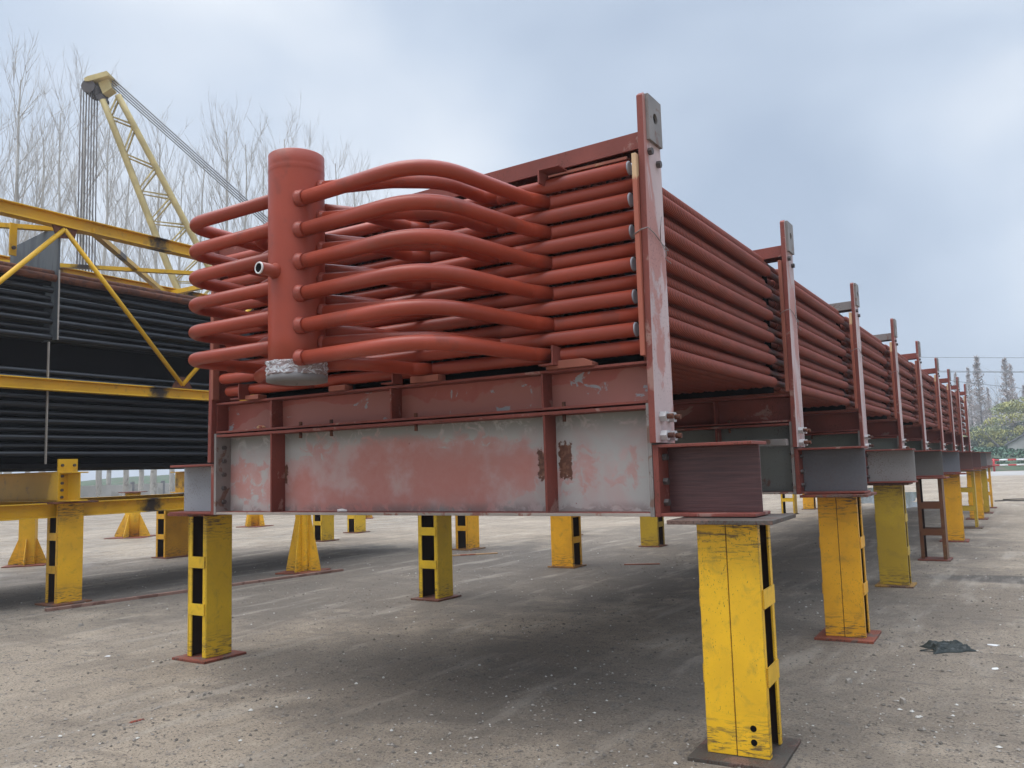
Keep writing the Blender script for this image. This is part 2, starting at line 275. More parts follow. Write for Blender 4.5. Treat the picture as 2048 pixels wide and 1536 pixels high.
# ------------------------------------------------------------------ mesh helpers
class MB:
    def __init__(s): s.b = bmesh.new(); s.smooth = False
    def quadfix(s, fs, mi, sm):
        for f in fs: f.material_index = mi; f.smooth = sm
    def box(s, x0, x1, y0, y1, z0, z1, mi=0, fmi=None):
        v = [s.b.verts.new((x, y, z)) for x in (x0, x1) for y in (y0, y1) for z in (z0, z1)]
        q = {'-x': (0, 1, 3, 2), '+x': (4, 6, 7, 5), '-y': (0, 4, 5, 1), '+y': (2, 3, 7, 6), '-z': (0, 2, 6, 4), '+z': (1, 5, 7, 3)}
        for k, a in q.items():
            f = s.b.faces.new([v[i] for i in a]); f.material_index = (fmi or {}).get(k, mi)
        return v
    def obox(s, M, sx, sy, sz, mi=0):
        vs = s.box(-sx/2, sx/2, -sy/2, sy/2, -sz/2, sz/2, mi)
        for v in vs: v.co = M @ v.co
    def bar(s, a, b, w, h, mi=0, up=(0, 0, 1)):
        a = Vector(a); b = Vector(b); d = (b-a); L = d.length; d.normalize(); u = Vector(up)
        if abs(d.dot(u)) > .98: u = Vector((0, 1, 0))
        x = u.cross(d).normalized(); y = d.cross(x)
        M = Matrix((x, y, d)).transposed().to_4x4(); M.translation = (a+b)/2
        s.obox(M, w, h, L, mi)
    def prism(s, pts, axis, a, b, mi=0):
        """pts in the plane across `axis`, extruded from a to b"""
        def mk(p, t): return (t, p[0], p[1]) if axis == 'x' else ((p[0], t, p[1]) if axis == 'y' else (p[0], p[1], t))
        A = [s.b.verts.new(mk(p, a)) for p in pts]; B = [s.b.verts.new(mk(p, b)) for p in pts]
        fs = [s.b.faces.new(A[::-1]), s.b.faces.new(B)]
        n = len(pts)
        for i in range(n): fs.append(s.b.faces.new((A[i], A[(i+1) % n], B[(i+1) % n], B[i])))
        s.quadfix(fs, mi, False)
    def tube(s, pts, r, n=12, mi=0, cap=True, capmi=None, smooth=True):
        pts = [Vector(p) for p in pts]; rs = r if isinstance(r, (list, tuple)) else [r]*len(pts)
        rings = []; prevx = None
        for i, p in enumerate(pts):
            if i == 0: d = pts[1]-p
            elif i == len(pts)-1: d = p-pts[i-1]
            else: d = (pts[i+1]-p).normalized()+(p-pts[i-1]).normalized()
            if d.length < 1e-9: d = pts[min(i+1, len(pts)-1)]-pts[i-1]
            d.normalize()
            if prevx is None:
                u = Vector((0, 0, 1)) if abs(d.z) < .9 else Vector((0, 1, 0)); x = u.cross(d).normalized()
            else: x = (prevx-d*prevx.dot(d)).normalized()
            prevx = x; y = d.cross(x)
            rings.append([s.b.verts.new(p+(x*math.cos(2*math.pi*k/n)+y*math.sin(2*math.pi*k/n))*rs[i]) for k in range(n)])
        fs = []
        for a, b in zip(rings, rings[1:]):
            for k in range(n): fs.append(s.b.faces.new((a[k], a[(k+1) % n], b[(k+1) % n], b[k])))
        s.quadfix(fs, mi, smooth)
        if cap: s.quadfix([s.b.faces.new(rings[0][::-1]), s.b.faces.new(rings[-1])], mi if capmi is None else capmi, False)
    def lathe(s, prof, c=(0, 0, 0), axis='z', n=32, mi=0, smooth=True):
        c = Vector(c); rings = []
        for r, h in prof:
            ring = []
            for k in range(n):
                a = 2*math.pi*k/n; u, w_ = r*math.cos(a), r*math.sin(a)
                p = (u, w_, h) if axis == 'z' else ((h, u, w_) if axis == 'x' else (w_, h, u))
                ring.append(s.b.verts.new(c+Vector(p)))
            rings.append(ring)
        fs = [s.b.faces.new((a[k], a[(k+1) % n], b[(k+1) % n], b[k])) for a, b in zip(rings, rings[1:]) for k in range(n)]
        s.quadfix(fs, mi, smooth)
        s.quadfix([s.b.faces.new(rings[0][::-1]), s.b.faces.new(rings[-1])], mi, False)
    def build(s, name, mats, parent=None, bevel=0, shift=None):
        me = bpy.data.meshes.new(name)
        if shift is not None:
            for v in s.b.verts: v.co -= Vector(shift)
        bmesh.ops.recalc_face_normals(s.b, faces=s.b.faces[:])
        s.b.to_mesh(me); s.b.free()
        for m in (mats if isinstance(mats, (list, tuple)) else [mats]): me.materials.append(m)
        o = bpy.data.objects.new(name, me); col.objects.link(o)
        if shift is not None: o.location = shift
        if parent: o.parent = parent
        if bevel:
            b = o.modifiers.new('bevel', 'BEVEL'); b.width = bevel; b.segments = 2; b.limit_method = 'ANGLE'; b.angle_limit = R(50)
        return o
def tag(o, label=None, cat=None, group=None, kind=None):
    if label: o['label'] = label
    if cat: o['category'] = cat
    if group: o['group'] = group
    if kind: o['kind'] = kind
    return o
def empty(name, loc=(0, 0, 0), rz=0):
    o = bpy.data.objects.new(name, None); col.objects.link(o); o.location = loc; o.rotation_euler = (0, 0, rz); o.empty_display_size = .2
    return o
KIDS = {}
def copy_tree(o, parent=None):
    c = o.copy(); col.objects.link(c); c.parent = parent
    for ch in [x for x in col.objects if x.parent == o]: copy_tree(ch, c)
    return c
def kids(o): return [x for x in col.objects if x.parent == o]
def setmat(o, slot, m):
    o.material_slots[slot].link = 'OBJECT'; o.material_slots[slot].material = m
def hexbolt(mb, p, axis, r, h, mi=0, rot=0):
    """hex head/nut, base at p, standing along axis"""
    p = Vector(p); d = {'x': Vector((1, 0, 0)), '-x': Vector((-1, 0, 0)), 'y': Vector((0, 1, 0)), '-y': Vector((0, -1, 0)), 'z': Vector((0, 0, 1))}[axis]
    mb.tube([p, p+d*h], r, 6, mi, smooth=False)
def ibeam_x(mb, x0, x1, y0, y1, z0, z1, tf=.02, tw=.014, fi=0, wi=1, ei=None):
    mb.box(x0, x1, y0, y1, z0, z0+tf, fi, {'-y': ei} if ei is not None else None); mb.box(x0, x1, y0, y1, z1-tf, z1, fi)
    ym = (y0+y1)/2; mb.box(x0, x1, ym-tw/2, ym+tw/2, z0+tf, z1-tf, wi)

# ------------------------------------------------------------------ ground and far setting
mb = MB(); 
xs = [-1500, -300, -60, -20, -8, 0, 8, 20, 60, 300, 1500]
gv = {}
for i, x in enumerate(xs):
    for j, y in enumerate(xs): gv[i, j] = mb.b.verts.new((x, y+5, 0))
for i in range(len(xs)-1):
    for j in range(len(xs)-1): mb.b.faces.new((gv[i, j], gv[i+1, j], gv[i+1, j+1], gv[i, j+1]))
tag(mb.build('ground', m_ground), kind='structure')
def sheet(name, pts, z, mat, wob=0):
    mb = MB(); vs = [mb.b.verts.new((x, y, z)) for x, y in pts]; mb.b.faces.new(vs); return tag(mb.build(name, mat), kind='structure')
def ragged(cx, cy, rx, ry, n=36, seed=0, k=.35):
    return [(cx+rx*math.cos(a)*(1+k*mnoise.noise(Vector((math.cos(a)*1.7+seed, math.sin(a)*1.7, seed)))*1.6), cy+ry*math.sin(a)*(1+k*mnoise.noise(Vector((math.cos(a)*1.7+seed, math.sin(a)*1.7, seed+.5)))*1.6)) for a in [2*math.pi*i/n for i in range(n)]]
def frompx(u, v, z=None, dist=None):
    d = F+Rt2*((u-1024)/FPX)-Up2*((v-768)/FPX)
    if z is not None: tt = (z-CAM[2])/d.z
    else: tt = dist/math.hypot(d.x, d.y)
    return Vector(CAM)+d*tt
sheet('puddle', ragged(.3, 33, 1.2, 5.5, seed=1), .004, m_water)
sheet('puddle', ragged(-1.9, 41, .9, 7, seed=4), .004, m_water)
sheet('puddle', ragged(1.9, 27, .5, 2.0, seed=9), .004, m_water)
# pale road crossing beyond the yard, field bank behind it
fx = frompx(2010, 926, dist=100); fdir = Vector((math.cos(R(8)), math.sin(R(8)), 0)); fn = Vector((-fdir.y, fdir.x, 0))
FB = Vector((fx.x, fx.y, 0))
def fpt(a, b, z=0): q = FB+fdir*a+fn*b; return (q.x, q.y, z)
sheet('road', [fpt(-160, -22)[:2], fpt(120, -22)[:2], fpt(120, -1.0)[:2], fpt(-160, -1.0)[:2]], .006, m_road)
mb = MB(); nx, ny = 90, 22; gv = {}
for i in range(nx+1):
    for j in range(ny+1):
        a = -150+280*i/nx; b = 1.5+60*j/ny; h = 2.9*(1-math.exp(-b/14))+.25*mnoise.noise(Vector((a*.3, b*.4, 2)))
        gv[i, j] = mb.b.verts.new(fpt(a, b, max(.02, h if j else -.1)))
for i in range(nx):
    for j in range(ny): f = mb.b.faces.new((gv[i, j], gv[i+1, j], gv[i+1, j+1], gv[i, j+1])); f.smooth = True
tag(mb.build('field_bank', m_soil), kind='structure')
mb = MB()
for k in range(5200):
    a = rnd.uniform(-30, 45); row = rnd.randrange(0, 26); b = 2.2+row*1.25+rnd.gauss(0, .12); h = 2.9*(1-math.exp(-b/14))
    c0 = Vector(fpt(a, b, h+.05))
    for q in range(5):
        an = rnd.uniform(0, 6.28); L = rnd.uniform(.22, .4); d = Vector((math.cos(an), math.sin(an), 0)); s_ = Vector((-d.y, d.x, 0))
        p = [c0-s_*.05, c0+d*L*.6+s_*-.16+Vector((0, 0, .22)), c0+d*L+Vector((0, 0, rnd.uniform(.15, .42))), c0+d*L*.6+s_*.16+Vector((0, 0, .22))]
        mb.b.faces.new([mb.b.verts.new(x) for x in p])
tag(mb.build('cabbage_rows', m_field), kind='stuff')

# red and white barrier
bt_ = empty('roadside_barrier', fpt(0, 0)); tag(bt_, 'long low red and white banded pipe barrier in front of the green field', 'barrier')
for z in (1.15, .62):
    mb = MB()
    for k in range(60):
        a = -14+k*.75; p = Vector(fpt(a, 0, z))-Vector(fpt(0, 0)); q = Vector(fpt(a+.75, 0, z))-Vector(fpt(0, 0)); mb.tube([p, q], .085, 8, k % 2)
    mb.build('rail', [m_white, m_redb], bt_)
for k in range(9):
    mb = MB(); a = -11+k*5; p = Vector(fpt(a, 0, 0))-Vector(fpt(0, 0)); mb.tube([p, p+Vector((0, 0, 1.3))], .1, 8); mb.build('post', m_redb, bt_)

# ------------------------------------------------------------------ trees
def branch(mb, p, d, L, r, seg, mi, curl, n=3, rr=None):
    pts = [p.copy()]; rs = [r]; q = p.copy(); d = d.normalized()
    for i in range(seg):
        d = (d+Vector((rr.gauss(0, .06), rr.gauss(0, .06), curl))).normalized(); q = q+d*L/seg; pts.append(q.copy()); rs.append(r*(1-(i+1)/seg*.85))
    mb.tube(pts, rs, n, mi, cap=False); return pts
def poplar(seed, H):
    rr = random.Random(seed); root = empty('bare_poplar')
    tr = MB(); tp = []; q = Vector((0, 0, -.1)); lean = Vector((rr.gauss(0, .012), rr.gauss(0, .012), 0))
    for i in range(13): tp.append(q.copy()); q = q+Vector((rr.gauss(0, .07), rr.gauss(0, .07), H/12.5))+lean*H/12
    tr.tube(tp, [.17*(1-i/12.6)**.8+.012 for i in range(13)], 8, 0, cap=False); tr.build('trunk', m_bark, root)
    cm = MB()
    for k in range(30):
        f = rr.uniform(.22, .99); i = min(11, int(f*12)); base = tp[i].lerp(tp[i+1], f*12-i)
        an = k*2.4+rr.uniform(-.4, .4); up = rr.uniform(1.1, 2.0); d = Vector((math.cos(an), math.sin(an), up))
        L = (H*.30*(1-f)**.6+1.3)*rr.uniform(.7, 1.15); r1 = .016+.03*(1-f)
        pts = branch(cm, base, d, L, r1, 5, 0, .10, 4, rr)
        for m in range(int(2+L*1.25)):
            g = rr.uniform(.15, 1); j = min(4, int(g*5)); b = pts[j].lerp(pts[j+1], g*5-j); dd = (pts[j+1]-pts[j]).normalized()
            side = Vector((rr.gauss(0, 1), rr.gauss(0, 1), rr.gauss(.4, .5))).normalized(); L2 = L*rr.uniform(.2, .5)+.35
            p2 = branch(cm, b, dd+side*.6, L2, .012, 3, 0, .16, 3, rr)
            for w_ in range(int(1+L2*1.3)):
                g2 = rr.uniform(.1, .95); j2 = min(2, int(g2*3)); b2 = p2[j2].lerp(p2[j2+1], g2*3-j2)
                side = Vector((rr.gauss(0, 1), rr.gauss(0, 1), rr.gauss(.5, .4))).normalized()
                branch(cm, b2, (p2[j2+1]-p2[j2]).normalized()+side*.65, rr.uniform(  .35, .95), .0085, 2, 0, .18, 3, rr)
    cm.build('crown', m_twig, root); return root
pops = [poplar(11+i, H) for i, H in enumerate((19, 21, 20))]
GP = 'bare poplars behind the black coil module'
plist = []   # (pixel column, top row, distance)
plist = [(42, 118, 46), (-25, 175, 50), (100, 240, 56), (170, 150, 50), (215, 205, 58), (262, 270, 62), (318, 255, 54), (352, 330, 66), (400, 300, 60),
         (455, 232, 52), (485, 262, 58), (520, 300, 66), (572, 246, 55), (620, 290, 60), (672, 300, 58), (710, 340, 66), (135, 190, 62), (-60, 220, 58), (75, 300, 68), (760, 380, 72), (290, 345, 70), (230, 380, 76), (20, 330, 74)]
where = ['tallest bare poplar, near the left edge with its tip highest in the picture', 'bare poplar cut by the left edge beside the tallest poplar', 'lower bare poplar standing just right of the tallest one',
 'bare poplar directly behind the hanging ropes of the crane', 'bare poplar behind the head of the yellow crane boom', 'short bare poplar seen through the lattice of the crane boom', 'bare poplar just right of the upper crane boom, below the slanting cables',
 'faint bare poplar right of the lower crane boom', 'bare poplar over the topmost left bend of the red pipes', 'pale bare poplar with a tall tip, left of the red header pipe', 'bare poplar close behind the left edge of the red header',
 'thin bare poplar touching the header from the left', 'bare poplar whose tip shows just above the red header top', 'bare poplar hidden behind the red header pipe', 'bare poplar standing right of the header above the first red pipe arch',
 'low faint bare poplar above the red pipe arches, right of the header', 'bare poplar left of the hanging crane ropes', 'bare poplar mostly outside the left edge', 'low faint poplar between the two left poplars',
 'rightmost faint poplar behind the top red arch', 'far small poplar behind the boom lattice', 'farthest poplar under the crane head', 'faint low poplar beneath the tallest one at left']
HS = (19, 21, 20)
for i, ((u, v_, D), lab) in enumerate(zip(plist, where)):
    o = pops[i] if i < 3 else copy_tree(pops[i % 3])
    top = frompx(u, v_, dist=D); sc = top.z/HS[i % 3]
    o.location = (top.x, top.y, 0); o.scale = (min(1.1, sc)*.95, min(1.1, sc)*.95, sc); o.rotation_euler = (0, 0, i*1.7)
    tag(o, lab, 'tree', GP)

def redwood(seed, H):
    rr = random.Random(seed); root = empty('dawn_redwood')
    tr = MB(); tr.tube([(0, 0, -.2), (.05, 0, H*.5), (0, .05, H)], [.32, .18, .02], 8, 0, cap=False); tr.build('trunk', m_darkbark, root)
    cm = MB()
    for k in range(420):
        f = rr.uniform(.22, .99)**.8; z = f*H; an = rr.uniform(0, 6.28); L = (1-f)*H*.21*rr.uniform(.5, 1.2)+.35
        d = Vector((math.cos(an), math.sin(an), .25)); p = branch(cm, Vector((0, 0, z)), d, L, .045, 3, 0, .06, 3, rr)
        for m in range(7):
            b = p[1].lerp(p[3], rr.random()); dd = Vector((rr.gauss(0, 1), rr.gauss(0, 1), rr.gauss(0, .5))).normalized()
            s_ = dd.cross(Vector((0, 0, 1))).normalized()*rr.uniform(.03, .07); L2 = rr.uniform(.2, .5)
            cm.b.faces.new([cm.b.verts.new(x) for x in (b-s_, b+dd*L2-s_, b+dd*L2+s_, b+s_)])
    cm.build('crown', m_redtwig, root); return root
rw = redwood(5, 20)
for i, (u, v_, D, lab) in enumerate(((1952, 712, 135, 'tallest reddish conifer right of the last red frame, its tip crossing the wires'), (2008, 716, 135, 'pointed reddish conifer standing above the yellow green tree'),
        (2020, 728, 150, 'thin faint conifer just right of the pointed one over the yellow green tree'), (1935, 735, 150, 'faint slim conifer left of the tallest reddish conifer'), (1910, 745, 160, 'faint conifer seen beside the tops of the far posts'),
        (1975, 775, 150, 'shorter brownish conifer between the two reddish pointed conifers'), (2046, 770, 145, 'brown conifer cut by the right edge of the picture'))):
    o = rw if i == 0 else copy_tree(rw); top = frompx(u, v_, dist=D); sc = top.z/20
    o.location = (top.x, top.y, 0); k = .85 if i < 2 else .6; o.scale = (k*sc, k*sc, sc); o.rotation_euler = (0, 0, i*2.1); tag(o, lab, 'tree', 'reddish conifers beyond the field')

def leafy(seed, w, h, m, name):
    rr = random.Random(seed); root = empty(name)
    tr = MB(); tips = []
    for k in range(7):
        an = k*.9+rr.uniform(-.3, .3); d = Vector((math.cos(an)*rr.uniform(.3, .9), math.sin(an)*rr.uniform(.3, .9), 1))
        pts = branch(tr, Vector((rr.gauss(0, .3), rr.gauss(0, .3), -.2)), d, h*.8, .24, 6, 0, .0, 6, rr); tips += pts[2:]
    tr.build('trunk', m_darkbark, root)
    cm = MB(); cl = []
    for k in range(75):
        an = rr.uniform(0, 6.28); f = rr.random(); rad = w*.5*math.sqrt(rr.random())*(.55+.5*math.sin(min(1, f*1.15)*math.pi)); cl.append((Vector((math.cos(an)*rad, math.sin(an)*rad, h*(.28+.66*f)-rad*rad/w*.45)), rr.uniform(.45, 1.05)))
    for c0, r0 in cl:
        for q in range(120):
            d = Vector((rr.gauss(0, 1), rr.gauss(0, 1), rr.gauss(.25, .8))).normalized(); p = c0+d*r0*rr.uniform(.6, 1.05); n_ = (d+Vector((rr.gauss(0, .6), rr.gauss(0, .6), rr.gauss(0, .6)))).normalized()
            a = n_.cross(Vector((.3, .2, 1))).normalized()*rr.uniform(.06, .13); b = n_.cross(a).normalized()*rr.uniform(.08, .18)
            cm.b.faces.new([cm.b.verts.new(x) for x in (p-a, p-b, p+a, p+b)])
    cm.build('crown', m, root); return root
ly = leafy(3, 11, 11, m_leafy, 'broadleaf_tree'); lg = leafy(8, 9, 8, m_leafg, 'broadleaf_tree')
for o, u, v_, D, lab in ((ly, 2028, 790, 125, 'yellow green rounded tree at the right edge beside the small building'), (lg, 1975, 815, 132, 'dark green bushy tree left of the yellow green one')):
    top = frompx(u, v_, dist=D); sc = top.z/11; o.location = (top.x, top.y, 0); o.scale = (sc*1.25,)*2+(sc,); tag(o, lab, 'tree')
for u, v_, D, lab in ((2050, 830, 140, 'dull green tree behind the small building at the right edge'), (1943, 850, 150, 'low dark green tree behind the last red frame'), (1995, 850, 138, 'dark green tree shading the trunks under the yellow green crown')):
    o = copy_tree(lg); top = frompx(u, v_, dist=D); sc = top.z/8; o.location = (top.x, top.y, 0); o.scale = (sc*1.5, sc*1.5, sc); o.rotation_euler = (0, 0, u); tag(o, lab, 'tree')
# far wood: a mass of thin bare stems
mb = MB(); rr = random.Random(4)
for k in range(520):
    u = rr.uniform(1600, 2330); D = rr.uniform(140, 200); p = frompx(u, 900, dist=D); H = rr.uniform(7, 14); q = Vector((p.x, p.y, 0))
    pts = branch(mb, q, Vector((rr.gauss(0, .06), rr.gauss(0, .06), 1)), H, .09, 4, 0, 0, 3, rr)
    for m in range(16):
        b = pts[1].lerp(pts[4], rr.random()); branch(mb, b, Vector((rr.gauss(0, 1), rr.gauss(0, 1), .8)), rr.uniform(1, 2.8), .035, 2, 0, .1, 3, rr)
tag(mb.build('far_wood', m_farwood), kind='stuff')
mb = MB()
for k in range(9000):
    u = rr.uniform(1600, 2330); D = rr.uniform(136, 190); p = frompx(u, 900, dist=D); z = abs(rr.gauss(0, 1.5))+2
    a = Vector((rr.gauss(0, 1), rr.gauss(0, 1), rr.gauss(0, 1))).normalized()*.3; b = Vector((rr.gauss(0, 1), rr.gauss(0, 1), rr.gauss(0, 1))).normalized()*.3; c0 = Vector((p.x, p.y, z))
    mb.b.faces.new([mb.b.verts.new(x) for x in (c0-a, c0-b, c0+a, c0+b)])
tag(mb.build('far_undergrowth', m_leafg), kind='stuff')

# small rendered shed at the right edge
p = frompx(2055, 893, dist=118); sh = empty('small_building', (p.x, p.y, 1.8), R(-20)); tag(sh, 'small pale gabled building by the field at the right edge', 'building')
mb = MB(); mb.prism([(-2.2, -1.5), (2.2, -1.5), (2.2, 1.1), (0, 2.3), (-2.2, 1.1)], 'y', 0, 6); mb.build('wall', m_wall, sh)
mb = MB(); mb.prism([(-2.5, .95), (0, 2.33), (2.5, .95), (2.5, 1.08), (0, 2.46), (-2.5, 1.08)], 'y', -.25, 6.25); mb.build('roof', m_roof, sh)
mb = MB(); mb.box(.4, 1.2, -.03, .03, -1.0, .6); mb.build('door', m_roof, sh)
# low pale sheeted wall beyond the yard, seen under the black module
p = frompx(250, 950, dist=75); q = frompx(620, 950, dist=95); wl = empty('boundary_wall', (p.x, p.y, 0)); tag(wl, 'low pale boundary wall far beyond the yellow base frame', 'wall')
d_ = Vector((q.x-p.x, q.y-p.y, 0)); mb = MB(); mb.bar(-d_*.8+Vector((0, 0, .65)), d_+Vector((0, 0, .65)), .2, 1.3); mb.build('panel', m_wall, wl)
for k in range(14):
    mb = MB(); c_ = d_*(-.75+k*.13); mb.box(c_.x-.12, c_.x+.12, c_.y-.12, c_.y+.12, 0, 1.5); mb.build('pier', m_roof, wl)
# overhead wires
for i, (v0, v1, D) in enumerate(((709, 711, 130), (735, 739, 120), (737, 741, 121), (748, 758, 118))):
    a = frompx(1500, v0-(6 if i == 3 else 0), dist=D); b = frompx(2600, v1, dist=D*1.0); mb = MB()
    if i == 3: a = frompx(1600, 722, dist=D); b = frompx(2300, 800, dist=D)
    mb.tube([a.lerp(b, k/16)+Vector((0, 0, -1.2*math.sin(math.pi*k/16)*.3)) for k in range(17)], .035, 5, shift if False else 0)
    tag(mb.build('power_line', m_rope), ['highest overhead wire crossing above the far trees', 'upper wire of the close middle pair over the far trees', 'lower wire of the close middle pair over the far trees', 'lowest overhead wire, slanting down to the right'][i], 'power line', 'overhead wires at the right')
    # wires hang between poles outside the picture

# ------------------------------------------------------------------ crane
CD = 40
hd = frompx(210, 172, dist=CD); ft = frompx(575, 965, dist=CD+3); bk = frompx(985, 842, dist=CD+4)
crane = empty('crawler_crane', (ft.x, ft.y, 0)); tag(crane, 'yellow lattice boom crane rising behind the black module', 'crane'); O = Vector((ft.x, ft.y, 0))
ax = (hd-ft).normalized(); sidev = Vector((ax.y, -ax.x, 0)).normalized(); up_ = sidev.cross(ax).normalized()
view = Vector((F.x, F.y, 0)).normalized(); sidev = (view*.86+sidev*.5).normalized(); sidev = (sidev-ax*sidev.dot(ax)).normalized(); up_ = ax.cross(sidev)
LB = (hd-ft).length
def bp(s_, a, b):
    w = 1.0 if 3 < s_ < LB-9 else (.35+.65*max(0, (s_/3 if s_ <= 3 else (LB-s_)/9))); w *= .85
    return ft-O+ax*s_+sidev*a*w+up_*b*w
mb = MB()
ss = [0, 3]+[3+(LB-7)*k/9 for k in range(1, 10)]+[LB-2, LB-.6]
for a in (-1, 1):
    for b in (-1, 1):
        mb.tube([bp(s_, a, b) for s_ in ss], .135, 8)
mb.build('boom_chord', m_ycrane, crane)
mb = MB()
for i, (s0, s1) in enumerate(zip(ss, ss[1:])):
    for (a, b, a2, b2) in ((-1, -1, -1, 1), (1, -1, 1, 1), (-1, -1, 1, -1), (-1, 1, 1, 1)):
        sm = (s0+s1)/2; mb.tube([bp(s0, a, b), bp(sm, a2, b2), bp(s1, a, b)], .05, 5)
mb.build('boom_lacing', m_ycrane, crane)
mb = MB(); c0 = hd-O
hx = (Rt*-1).normalized()
def hp(x, z, y=0):
    x *= .55; z *= .55
    return c0+Rt*x+Vector((0, 0, z))+view*y
pts_ = [(-1.25, .25), (-1.0, .42), (.55, .82), (.75, .62), (.72, .45), (-.9, .02), (-1.2, .05)]
A = [mb.b.verts.new(hp(x, z, -.5)) for x, z in pts_]; B = [mb.b.verts.new(hp(x, z, .5)) for x, z in pts_]
mb.b.faces.new(A); mb.b.faces.new(B[::-1])
for i in range(7): mb.b.faces.new((A[i], B[i], B[(i+1) % 7], A[(i+1) % 7]))
mb.build('boom_head', m_ycrane, crane)
mb = MB(); A = [mb.b.verts.new(hp(x, z, -.25)) for x, z in ((-.35, .1), (.45, .4), (.75, -.4), (.05, -.85))]; B = [mb.b.verts.new(hp(x, z, .25)) for x, z in ((-.35, .1), (.45, .4), (.75, -.4), (.05, -.85))]
mb.b.faces.new(A); mb.b.faces.new(B[::-1])
for i in range(4): mb.b.faces.new((A[i], B[i], B[(i+1) % 4], A[(i+1) % 4]))
mb.build('head_plate', m_ycrane, crane)
mb = MB()
for y in (-.4, -.2, 0, .2, .4): a = hp(-.98, -.32, y-.04); mb.tube([a, a+view*.08], .30, 16); 
mb.box(*(lambda q: (q.x-.2, q.x+.2, q.y-.3, q.y+.3, q.z-.35, q.z+.1))(hp(-.45, -.4)))
a = hp(-.15, -1.15, -.3); mb.tube([a, a+view*.6], .15, 14)
mb.build('sheave_block', m_boltd, crane)
for k in range(9):
    mb = MB(); x = -1.55+k*.13; a = hp(x, -.5, -.4+.1*(k % 5)); b = Vector((a.x+.02*k, a.y, 5.2)); mb.tube([a, b], .026, 5); mb.build('hoist_rope', m_boltd, crane)
mb = MB(); a = hp(-.85, -.5); mb.box(a.x-.5, a.x+.5, a.y-.25, a.y+.25, 4.1, 5.2); mb.tube([Vector((a.x, a.y, 4.1)), Vector((a.x, a.y, 3.6)), Vector((a.x+.2, a.y, 3.35)), Vector((a.x, a.y, 3.15)), Vector((a.x-.2, a.y, 3.3))], .06, 8); mb.build('hook_block', m_ycrane, crane)
for k in range(4):
    mb = MB(); a = hp(.62, .62, -.04*k)+Vector((0, 0, -.13*k)); b = bk-O+view*(-.05*k)+Vector((0, 0, -.13*k)); mb.tube([a, b], .036, 5); mb.build('boom_cable', m_rope, crane)
mb = MB(); g0 = bk-O
for y in (-.6, .6): mb.bar(g0+view*y, Vector((g0.x-Rt.x*1.2, g0.y-Rt.y*1.2, 2.8))+view*y, .2, .2); mb.bar(g0+view*y, Vector((g0.x+Rt.x*.6, g0.y+Rt.y*.6, 2.6))+view*y, .2, .2)
mb.bar(g0-view*.7, g0+view*.7, .25, .25); mb.build('gantry', m_ycrane, crane)
Mr = Matrix.Rotation(math.atan2(Rt.y, Rt.x), 4, 'Z')
mb = MB(); M2 = Mr.copy(); M2.translation = Vector((Rt.x*3.4, Rt.y*3.4, 1.95)); mb.obox(M2, 7.0, 2.8, 1.5); mb.build('machine_house', m_ycrane, crane, .08)
mb = MB(); M2 = Mr.copy(); M2.translation = Vector((0, 0, 2.1))-view*1.9; mb.obox(M2, 1.6, 1.0, 1.7); mb.build('cab', m_ycrane, crane, .08)
mb = MB(); M2 = Mr.copy(); M2.translation = Vector((0, 0, 2.35))-view*1.9; mb.obox(M2, 1.64, 1.04, .8); mb.build('cab_window', m_glass, crane)
for sgn in (-1, 1):
    mb = MB(); c_ = Vector((Rt.x*2.2, Rt.y*2.2, .55))+view*1.7*sgn
    prof = [Vector((-2.9, 0, 0))]; pts_ = []
    for k in range(24):
        a = 2*math.pi*k/24; x = math.cos(a)*.5+(2.6 if math.cos(a) > 0 else -2.6); pts_.append((x, math.sin(a)*.5))
    A = [mb.b.verts.new(c_+Rt*x+Vector((0, 0, z))-view*.4) for x, z in pts_]; B = [mb.b.verts.new(c_+Rt*x+Vector((0, 0, z))+view*.4) for x, z in pts_]
    mb.b.faces.new(A); mb.b.faces.new(B[::-1])
    for i in range(24): mb.b.faces.new((A[i], B[i], B[(i+1) % 24], A[(i+1) % 24]))
    mb.build('track', m_boltd, crane)

